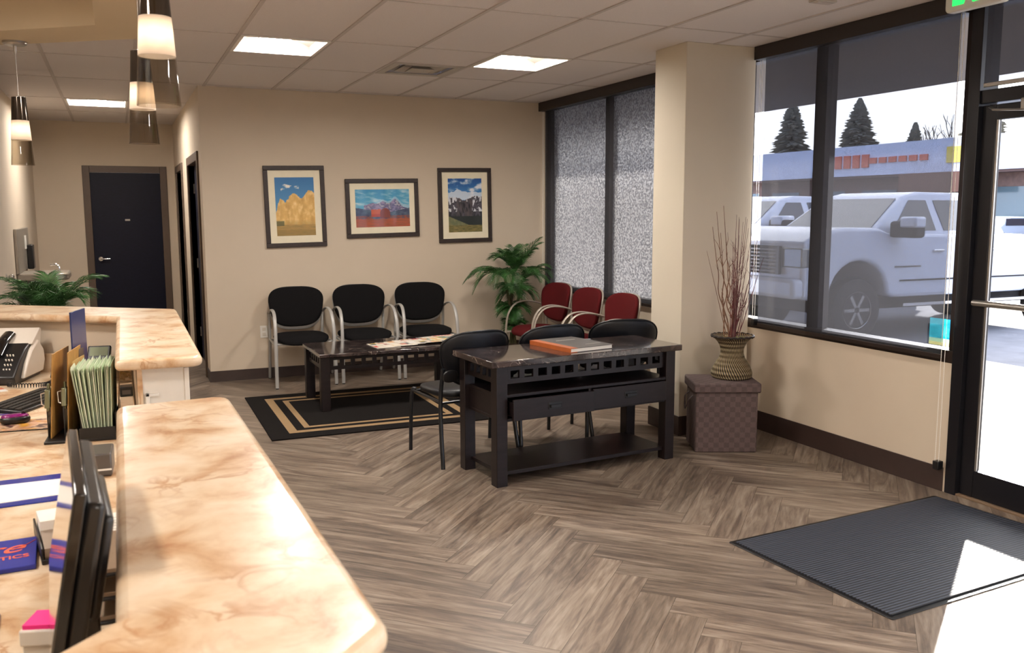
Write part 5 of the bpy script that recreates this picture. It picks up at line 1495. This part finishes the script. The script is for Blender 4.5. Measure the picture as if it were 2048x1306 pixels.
MB().tube([(-0.026, 0.0, 0.022), (0.0, -0.004, 0.022), (0.026, 0.0, 0.022)], 0.0018, 6).tube([(-0.026, 0, 0.022), (-0.024, 0.09, 0.004)], 0.0016, 6).tube([(0.026, 0, 0.022), (0.024, 0.09, 0.004)], 0.0016, 6).build('frame', M['black'], sg)

# blue folders with papers
M['blue'] = mat('blue_plastic', srgb(30, 46, 140), 0.18, coat=0.3)
M['bluedark'] = mat('blue_card', srgb(36, 44, 142), 0.4)
f1 = thing('document_folder', 'shiny blue plastic folder holding a white sheet, upper left on the desk', 'folder', (-0.33, 3.00, ZD), R(4))
MB().box(-0.21, 0.16, -0.145, 0.145, 0, 0.004).build('cover', M['blue'], f1, bevel=0.001)
MB().prism([(-0.20, -0.12), (0.155, -0.10), (0.15, 0.075), (-0.05, 0.085), (-0.19, 0.05)], 0.004, 0.0055).build('sheet', M['paper'], f1)
mb = MB()
for k_ in range(3): mb.tube(curve([(-0.17+0.012*k_, 0.13, 0.0062), (-0.155+0.012*k_, 0.105, 0.0062), (-0.14+0.012*k_, 0.10, 0.0062)], 4), 0.002, 6)
mb.build('printed_swirl', M['paper'], f1)
f2 = thing('document_folder', 'blue card folder with orange lettering, lower left on the desk', 'folder', (-0.345, 2.415, ZD), R(3))
MB().box(-0.20, 0.122, -0.105, 0.105, 0, 0.012).build('cover', M['bluedark'], f2, bevel=0.002)
MB().box(-0.199, 0.121, -0.1045, 0.1045, -0.0, 0.005).build('back_cover', M['black'], f2)
M['orangeink'] = mat('orange_ink', srgb(216, 92, 64), 0.5)
text_mesh('script_lettering', 'ure', 0.105, M['orangeink'], f2, T(-0.055, -0.005, 0.0125) @ RZ(R(3)), shear=0.45, depth=0.0003, bold=0.0005)
text_mesh('block_lettering', 'ORTHOTICS', 0.032, M['orangeink'], f2, T(-0.072, -0.052, 0.0125) @ RZ(R(3)), depth=0.0003, bold=0.0006)
mb = MB(); mb.tube(curve([(0.07, 0.02, 0.0128), (0.10, 0.05, 0.0128), (0.118, 0.075, 0.0128)], 5), [0.0012]*11, 5); mb.build('script_tail', M['orangeink'], f2)
# black tray with papers, left of monitor
tr = thing('paper_tray', 'small black tray of note papers between the blue folder and the monitor', 'tray', (-0.175, 2.47, ZD), R(8))
MB().box(-0.05, 0.07, -0.13, 0.13, 0, 0.012).box(-0.05, -0.045, -0.13, 0.13, 0.012, 0.04).box(0.065, 0.07, -0.13, 0.13, 0.012, 0.04).build('tray_body', M['black'], tr, bevel=0.002)
MB().box(-0.042, 0.062, -0.12, 0.0, 0.012, 0.05, RX(R(6))).build('note_stack', mat('grey_note_paper', srgb(150, 134, 120), 0.8), tr)
MB().box(-0.042, 0.062, -0.02, 0.12, 0.012, 0.07, RX(R(-5))).build('white_stack', M['paper'], tr)
# pink notes on a white dispenser
pk = thing('sticky_note_dispenser', 'hot pink sticky notes on a white block stand at the bottom left', 'sticky notes', (-0.163, 1.775, ZD), R(-18)); pk.scale = (0.72, 0.85, 1.0)
MB().box(-0.036, 0.04, -0.045, 0.045, 0.065, 0.095).box(-0.032, 0.036, -0.04, -0.032, 0, 0.065).box(-0.032, 0.036, 0.032, 0.04, 0, 0.065).build('stand', M['whitepanel'], pk, bevel=0.003)
MB().box(-0.030, 0.034, -0.038, 0.038, 0.095, 0.103).build('pink_pad', mat('hot_pink_paper', srgb(250, 36, 140), 0.6), pk)
nb = thing('notebook', 'dark purple and white notebook corner at the bottom left edge', 'notebook', (-0.335, 1.97, ZD), R(4))
MB().prism(round_poly([(-0.08, -0.10), (0.075, -0.10), (0.075, 0.10), (-0.08, 0.10)], 0.01), 0, 0.004).build('cover', mat('purple_card', srgb(64, 52, 84), 0.5), nb)
MB().box(-0.078, 0.071, -0.099, 0.02, 0.004, 0.0075).build('page', M['paper'], nb)

# monitor, tilted back; screen faces -x
mo = thing('computer_monitor', 'black flat monitor seen edge-on behind the foreground countertop', 'monitor', (-0.083, 1.60, ZD), R(3.6))
tilt = R(10.5)
mm = T(-0.052, 0, 0.19) @ RY(tilt)
MB().box(0, 0.016, -0.218, 0.218, 0, 0.255, mm).build('bezel', M['glossblack'], mo, bevel=0.002)
MB().box(-0.0012, 0.0004, -0.212, 0.212, 0.008, 0.248, mm).build('screen', mat('dark_screen_glass', srgb(10, 10, 13), 0.04, coat=1.0), mo)
MB().box(0.016, 0.044, -0.212, 0.205, 0.012, 0.240, mm).build('back_shell', M['greyplastic'] if False else mat('charcoal_shell', srgb(24, 22, 22), 0.28), mo, bevel=0.008)
MB().box(0.044, 0.066, -0.14, 0.12, 0.03, 0.2, mm).build('back_housing', M['black'], mo, bevel=0.010)
MB().box(0.0, 0.025, -0.035, 0.035, 0.0, 0.30, T(-0.003, 0, 0)).build('neck', M['black'], mo, bevel=0.004)
MB().prism(round_poly([(-0.12, -0.12), (0.075, -0.12), (0.075, 0.12), (-0.12, 0.12)], 0.04), 0, 0.012).build('foot', M['black'], mo, bevel=0.003)
# items between monitor and counter wall
pb = thing('printed_sheets', 'stack of printed white sheets behind the monitor', 'paper', (-0.055, 2.42, ZD), R(2))
MB().box(-0.05, 0.075, -0.16, 0.16, 0.0, 0.030).build('stack', mat('stack_grey', srgb(120, 108, 104), 0.7), pb)
MB().box(-0.05, 0.075, -0.158, 0.158, 0.030, 0.032).build('top_sheet', M['paper'], pb)
mb = MB()
for i in range(12): mb.box(-0.04, 0.065, -0.14+0.023*i, -0.1385+0.023*i, 0.032, 0.0324)
mb.build('text_lines', mat('grey_ink', srgb(150, 146, 150), 0.7), pb)
cr = thing('card_reader', 'grey boxy card reader on the desk behind the monitor', 'card reader', (-0.085, 3.14, ZD), R(-3))
MB().box(-0.035, 0.035, -0.07, 0.07, 0, 0.075).build('body', M['greyplastic'], cr, bevel=0.006)
MB().box(-0.034, 0.034, -0.0712, -0.07, 0.02, 0.026).build('slot_line', M['white'], cr)
dk = thing('letter_tray', 'black stacked letter tray under the countertop beside the monitor', 'letter tray', (-0.03, 2.06, ZD), 0)
for i in range(3):
    MB().box(-0.06, 0.055, -0.13, 0.13, 0.05*i, 0.05*i+0.006).box(0.050, 0.055, -0.13, 0.13, 0.05*i, 0.05*i+0.04).build('tray_level', M['black'], dk, bevel=0.002)
    MB().box(-0.05, 0.045, -0.12, 0.12, 0.05*i+0.006, 0.05*i+0.014).build('tray_papers', mat('tray_paper', srgb(150, 128, 106), 0.8), dk)
for (sx, sy) in ((-0.055, -0.12), (-0.055, 0.12)):
    MB().box(sx-0.003, sx+0.003, sy-0.003, sy+0.003, 0, 0.11).build('post', M['black'], dk)

# ------------------------------------------------------------------ outside
GZ = -0.16
def ground_mat(name, c, sc):
    return mat(name, c, 0.9, var=0.15, scale=sc, bump=0.3, bscale=sc*10)
o = MB().box(8.58, 120, -60, 160, GZ-0.2, GZ).build('asphalt_lot', ground_mat('asphalt', srgb(112, 112, 116), 3)); tag(o, 'grey asphalt parking lot outside the entrance', 'parking lot')
o = MB().box(4.40, 8.58, -30, 60, GZ-0.2, -0.02).build('concrete_walk', ground_mat('concrete', srgb(176, 172, 166), 2)); tag(o, 'pale concrete walkway outside the glass door', 'walkway')
o = MB().box(4.42, 8.05, -30, 60, 2.92, 3.35).build('walkway_canopy', mat('canopy_soffit', srgb(112, 104, 100), 0.8)); tag(o, 'dark canopy over the walkway seen through the window shades', 'canopy')
o = MB().box(4.42, 4.6, -30, 60, 2.80, 4.2).build('outer_fascia_wall', M['wall']); tag(o, 'outer wall above the storefront glass', 'wall')

M['carwhite'] = mat('white_car_paint', srgb(204, 208, 218), 0.25, coat=0.6)
M['carglass'] = mat('tinted_car_glass', srgb(40, 44, 54), 0.06, coat=0.8)
M['tire'] = mat('tire_rubber', srgb(24, 23, 23), 0.8)
M['cardark'] = mat('dark_underbody', srgb(28, 26, 26), 0.8)
def make_truck(label):
    """front faces local -x; origin on the ground under the front axle"""
    t = thing('pickup_truck', label, 'truck', (0, 0, 0), 0)
    W = 1.0
    # lower body side profile with wheel arches
    def arch(cx, r, z0, n=10): return [(cx+r*math.cos(PI-PI*k/n), z0+r*0.95*math.sin(PI-PI*k/n)) for k in range(n+1)]
    z0 = 0.62
    prof = [(-0.98, 0.62), (-0.62, 0.55)]+arch(0, 0.50, z0)+[(0.62, 0.58), (3.2, 0.58)]+arch(3.9, 0.54, z0)+[(5.0, 0.62), (5.05, 1.32), (2.92, 1.42), (0.5, 1.46), (0.3, 1.53), (-0.3, 1.54), (-0.75, 1.47), (-0.98, 1.34)]
    mb = MB()
    n = len(prof)
    vs = [(p[0], -W, p[1]) for p in prof]+[(p[0], W, p[1]) for p in prof]
    mb.add(vs, [tuple(range(n)), tuple(range(2*n-1, n-1, -1))]+[(i, n+i, n+(i+1)%n, (i+1)%n) for i in range(n)])
    mb.build('lower_body', M['carwhite'], t, bevel=0.05, seg=3)
    # cab
    mb = MB()
    cb = [(0.22, 1.44), (0.95, 1.95), (1.25, 2.02), (2.55, 2.0), (2.85, 1.40)]
    wi = [0.94, 0.76, 0.74, 0.76, 0.94]
    vs = [(p[0], -w, p[1]) for p, w in zip(cb, wi)]+[(p[0], w, p[1]) for p, w in zip(cb, wi)]
    mb.add(vs, [(0,1,2,3,4), (9,8,7,6,5)]+[(i, 5+i, 5+(i+1)%5, (i+1)%5) for i in range(5)])
    mb.build('cab', M['carwhite'], t, bevel=0.04, seg=3)
    # windscreen and side windows, laid just proud of the cab
    def quad(name, pts, th=0.012):
        p = [Vector(q_) for q_ in pts]; nn = (p[1]-p[0]).cross(p[-1]-p[0]).normalized()*th
        k = len(p); m_ = MB(); m_.add(p+[q_+nn for q_ in p], [tuple(range(k)), tuple(range(2*k-1, k-1, -1))]+[(i, k+i, k+(i+1)%k, (i+1)%k) for i in range(k)])
        return m_.build(name, M['carglass'], t)
    quad('windscreen', [(0.30, -0.83, 1.51), (0.30, 0.83, 1.51), (0.90, 0.69, 1.93), (0.90, -0.69, 1.93)])
    for s in (-1, 1):
        y = lambda z: s*(0.945-(z-1.36)*0.33+0.012)
        quad('front_side_window', [(0.62, y(1.48), 1.48), (1.44, y(1.48), 1.48), (1.36, y(1.90), 1.90), (1.04, y(1.90), 1.90)])
        quad('rear_side_window', [(1.60, y(1.48), 1.48), (2.62, y(1.48), 1.48), (2.46, y(1.90), 1.90), (1.50, y(1.90), 1.90)])
        for cx in (0, 3.9):
            w = MB(); prof_w = [(0.001, -0.12), (0.24, -0.12), (0.36, -0.13), (0.42, -0.10), (0.43, 0), (0.42, 0.10), (0.36, 0.13), (0.24, 0.12), (0.001, 0.12)]
            o_ = len(w.v); w.lathe(prof_w, 36)
            mt = T(cx, s*0.86, 0.43) @ RX(PI/2)
            w.v = [tuple(mt @ Vector(p)) for p in w.v]
            wh = w.build('wheel', M['tire'], t)
            r_ = MB(); r_.lathe([(0.001, 0.10), (0.06, 0.11), (0.20, 0.08), (0.25, 0.125), (0.26, 0.10)], 30); 
            for k_ in range(6): r_.box(0.04, 0.22, -0.022, 0.022, 0.09, 0.12, RZ(k_*PI/3))
            mt = T(cx, s*0.86, 0.43) @ RX(PI/2*(1 if s < 0 else -1))
            r_.v = [tuple(mt @ Vector(p)) for p in r_.v]
            r_.build('rim', M['steel'], wh)
        mb = MB(); mb.box(0.50, 0.70, min(s*0.98, s*1.42), max(s*0.98, s*1.42), 1.40, 1.62)
        mb.build('side_mirror', M['cardark'], t, bevel=0.04)
        mb = MB(); mb.box(0.49, 0.69, min(s*1.16, s*1.43), max(s*1.16, s*1.43), 1.53, 1.68); mb.build('mirror_cap', M['carwhite'], t, bevel=0.03)
        for hx_ in (1.32, 2.35):
            mb = MB(); mb.box(hx_, hx_+0.2, min(s*1.0, s*1.03), max(s*1.0, s*1.03), 1.19, 1.225); mb.build('door_handle', M['chrome'], t, bevel=0.01)
        mb = MB(); mb.box(0.75, 3.2, min(s*0.86, s*1.06), max(s*0.86, s*1.06), 0.46, 0.50); mb.build('running_board', M['chrome'], t)
        mb = MB(); mb.box(0.72, 3.25, min(s*1.0, s*1.015), max(s*1.0, s*1.015), 0.80, 0.82); mb.build('body_moulding', M['cardark'], t)
        mb = MB(); mb.box(-1.0, -0.80, min(s*0.62, s*1.005), max(s*0.62, s*1.005), 1.02, 1.28); mb.build('headlight', mat('headlight_glass', srgb(150, 148, 142), 0.1, metal=0.5), t, bevel=0.02)
        mb = MB(); mb.box(-1.02, -0.97, min(s*0.62, s*0.85), max(s*0.62, s*0.85), 0.66, 0.80); mb.build('fog_light', M['cardark'], t, bevel=0.01)
        mb = MB(); mb.box(0.62, 1.10, min(s*1.0, s*1.012), max(s*1.0, s*1.012), 0.99, 1.01); mb.build('fender_badge', M['greyplastic'], t)
    mb = MB(); mb.box(-1.03, -0.96, -0.60, 0.60, 0.92, 1.30); gr = mb.build('grille', M['cardark'], t, bevel=0.02)
    mb = MB()
    for i in range(7): mb.box(-1.045, -1.03, -0.56, 0.56, 0.95+i*0.048, 0.97+i*0.048)
    mb.box(-1.05, -1.03, -0.62, -0.57, 0.92, 1.30); mb.box(-1.05, -1.03, 0.57, 0.62, 0.92, 1.30); mb.build('grille_bars', M['greyplastic'], gr)
    mb = MB(); mb.box(-1.12, -0.9, -0.99, 0.99, 0.62, 0.88); mb.build('bumper', M['carwhite'], t, bevel=0.05)
    mb = MB(); mb.box(-0.6, 4.8, -0.72, 0.72, 0.40, 0.66); mb.build('underbody', M['cardark'], t)
    return t
tk = make_truck('white lifted pickup truck parked facing the front window')
tk.location = (9.05, 10.05, GZ)
dup(tk, (9.7, 13.3, GZ), R(0), 'second white pickup behind the first, its cab showing at the left of the window')
# strip mall
ml = thing('strip_mall', 'long white strip mall building with orange sign lettering across the lot', 'building', (50, 45, GZ))
MB().box(0, 12, -55, 55, 0, 4.2).build('brick_front', mat('brown_brick', srgb(126, 98, 84), 0.9, var=0.2, scale=3), ml)
MB().box(-1.6, 12, -55, 55, 4.2, 6.3).build('white_fascia', mat('mall_white', srgb(206, 208, 216), 0.8), ml)
MB().box(-1.4, 12, -55, 55, 4.05, 4.2).build('awning_soffit', mat('mall_soffit', srgb(110, 84, 74), 0.8), ml)
q = random.Random(2)
for i in range(22):
    y = -52+i*4.9
    MB().box(-0.08, 0.02, y, y+3.2, 0.5, 3.2).build('shop_window', mat('shop_glass', srgb(96, 112, 112), 0.1), ml)
sg_ = MB(); y = 12
M['signorange'] = mat('sign_orange', srgb(206, 96, 64), 0.6)
y = -14.0
for grp_, hh, y in ((5, 0.5, -14.0), (6, 0.38, -2.0), (6, 0.9, 3.0)):
    for i in range(grp_):
        w = 0.62
        sg_.box(-1.72, -1.6, y, y+w, 5.2-hh/2, 5.2+hh/2); y += w+0.24
sgo = sg_.build('sign_lettering', M['signorange'], ml); sgo.location = (0, 0, 0)
MB().box(-1.75, -1.6, -5.0, -3.5, 4.75, 5.75).build('yellow_sign', mat('sign_yellow', srgb(226, 196, 70), 0.6), ml)
MB().box(-2.6, -1.6, -5.5, -0.6, 2.9, 4.15).build('brown_awning', mat('brown_awning_cloth', srgb(110, 74, 56), 0.9), ml)
# trees
M['fir'] = mat('fir_needles', srgb(112, 108, 92), 0.95, var=0.3, scale=2)
M['bark'] = mat('tree_bark', srgb(84, 74, 66), 0.95, var=0.2, scale=3)
def fir(x, y, h, r, seed, label):
    t = thing('fir_tree', label, 'tree', (x, y, GZ), 0, 'fir trees beyond the strip mall')
    q = random.Random(seed); mb = MB()
    for i in range(1100):
        u = q.random()**0.8; z = h*(0.12+0.88*u); a = q.random()*2*PI
        rr = r*(1-u)**0.75*(0.55+0.5*q.random())+0.15
        p0 = Vector((0, 0, z)); p1 = Vector((rr*math.cos(a), rr*math.sin(a), z-0.28*rr))
        d = (p1-p0); s = Vector((-math.sin(a), math.cos(a), 0))*(0.14*rr+0.10)
        mb.add([p0, p0+d*0.55+s, p1, p0+d*0.55-s, p0+d*0.6+Vector((0, 0, -0.35))], [(0,1,2),(0,2,3),(0,4,1),(4,2,1),(3,2,4),(0,3,4)])
    mb.build('foliage', M['fir'], t, smooth=False)
    MB().cyl((0, 0, 0), (0, 0, h*0.97), 0.3, 0.04, 10).build('trunk', M['bark'], t)
fir(66.5, 67.5, 12.6, 4.3, 1, 'tallest fir tree beyond the strip mall, seen left of centre in the front window')
fir(67.5, 61.6, 9.8, 2.4, 2, 'small narrow fir tree right of the tallest one')
fir(66.5, 53.6, 12.4, 4.2, 3, 'broad fir tree at the right edge of the front window')
fir(66.5, 77.0, 13.5, 4.3, 4, 'fir tree in the narrow left section of the front window')
def bare(x, y, h, seed, label):
    q = random.Random(seed); mb = MB()
    def br(p, d, L, r, lv):
        e = p+d*L
        mb.tube([p, p.lerp(e, 0.5)+Vector((q.uniform(-1, 1), q.uniform(-1, 1), 0))*L*0.06, e], [r, r*0.8, r*0.6], 5)
        if lv == 0: return
        for k in range(4 if lv > 2 else 3):
            nd = (d+Vector((q.uniform(-1, 1), q.uniform(-1, 1), q.uniform(-0.1, 0.7)))*0.75).normalized()
            br(p.lerp(e, q.uniform(0.55, 1)), nd, L*q.uniform(0.55, 0.75), r*0.6, lv-1)
    br(Vector((0, 0, 0)), Vector((0, 0, 1)), h*0.4, 0.22, 4)
    o = mb.build('bare_tree', M['bark'], smooth=False); o.location = (x, y, GZ); tag(o, label, 'tree')
bare(72.0, 63.0, 12.5, 5, 'leafless tree between the firs beyond the strip mall')
bare(66.0, 46.0, 12.0, 6, 'leafless tree seen through the glass door above the strip mall')
# parked cars far across the lot
def make_car(label, m):
    t = thing('parked_car', label, 'car', (0, 0, 0), 0, 'cars parked by the strip mall')
    mb = MB(); pr = [(-2.2, 0.35), (2.2, 0.35), (2.25, 0.85), (1.5, 0.95), (0.9, 1.42), (-0.8, 1.45), (-1.5, 0.98), (-2.2, 0.88)]
    n = len(pr); mb.add([(p[0], -0.88, p[1]) for p in pr]+[(p[0], 0.88, p[1]) for p in pr], [tuple(range(n)), tuple(range(2*n-1, n-1, -1))]+[(i, n+i, n+(i+1)%n, (i+1)%n) for i in range(n)])
    mb.build('body', m, t, bevel=0.08)
    mb = MB()
    for s in (-1, 1): mb.box(-1.15, 1.05, min(s*0.87, s*0.9), max(s*0.87, s*0.9), 0.98, 1.34)
    mb.build('side_glass', M['carglass'], t)
    for cx in (-1.35, 1.35):
        for s in (-1, 1):
            mb = MB(); mb.cyl((cx, s*0.70, 0.32), (cx, s*0.90, 0.32), 0.32, n=20); mb.build('wheel', M['tire'], t)
    return t
c0 = make_car('silver car parked before the strip mall, farthest right', mat('silver_paint', srgb(170, 174, 180), 0.3, coat=0.5)); c0.location = (43, 26.0, GZ); 
for (y, lab) in ((29.2, 'silver car second from the right in the far parking row'), (33.0, 'silver car in the middle of the far parking row'), (38.0, 'silver car left of the middle in the far parking row'), (42.0, 'silver car farthest left in the far parking row')):
    dup(c0, (43, y, GZ), 0, lab)
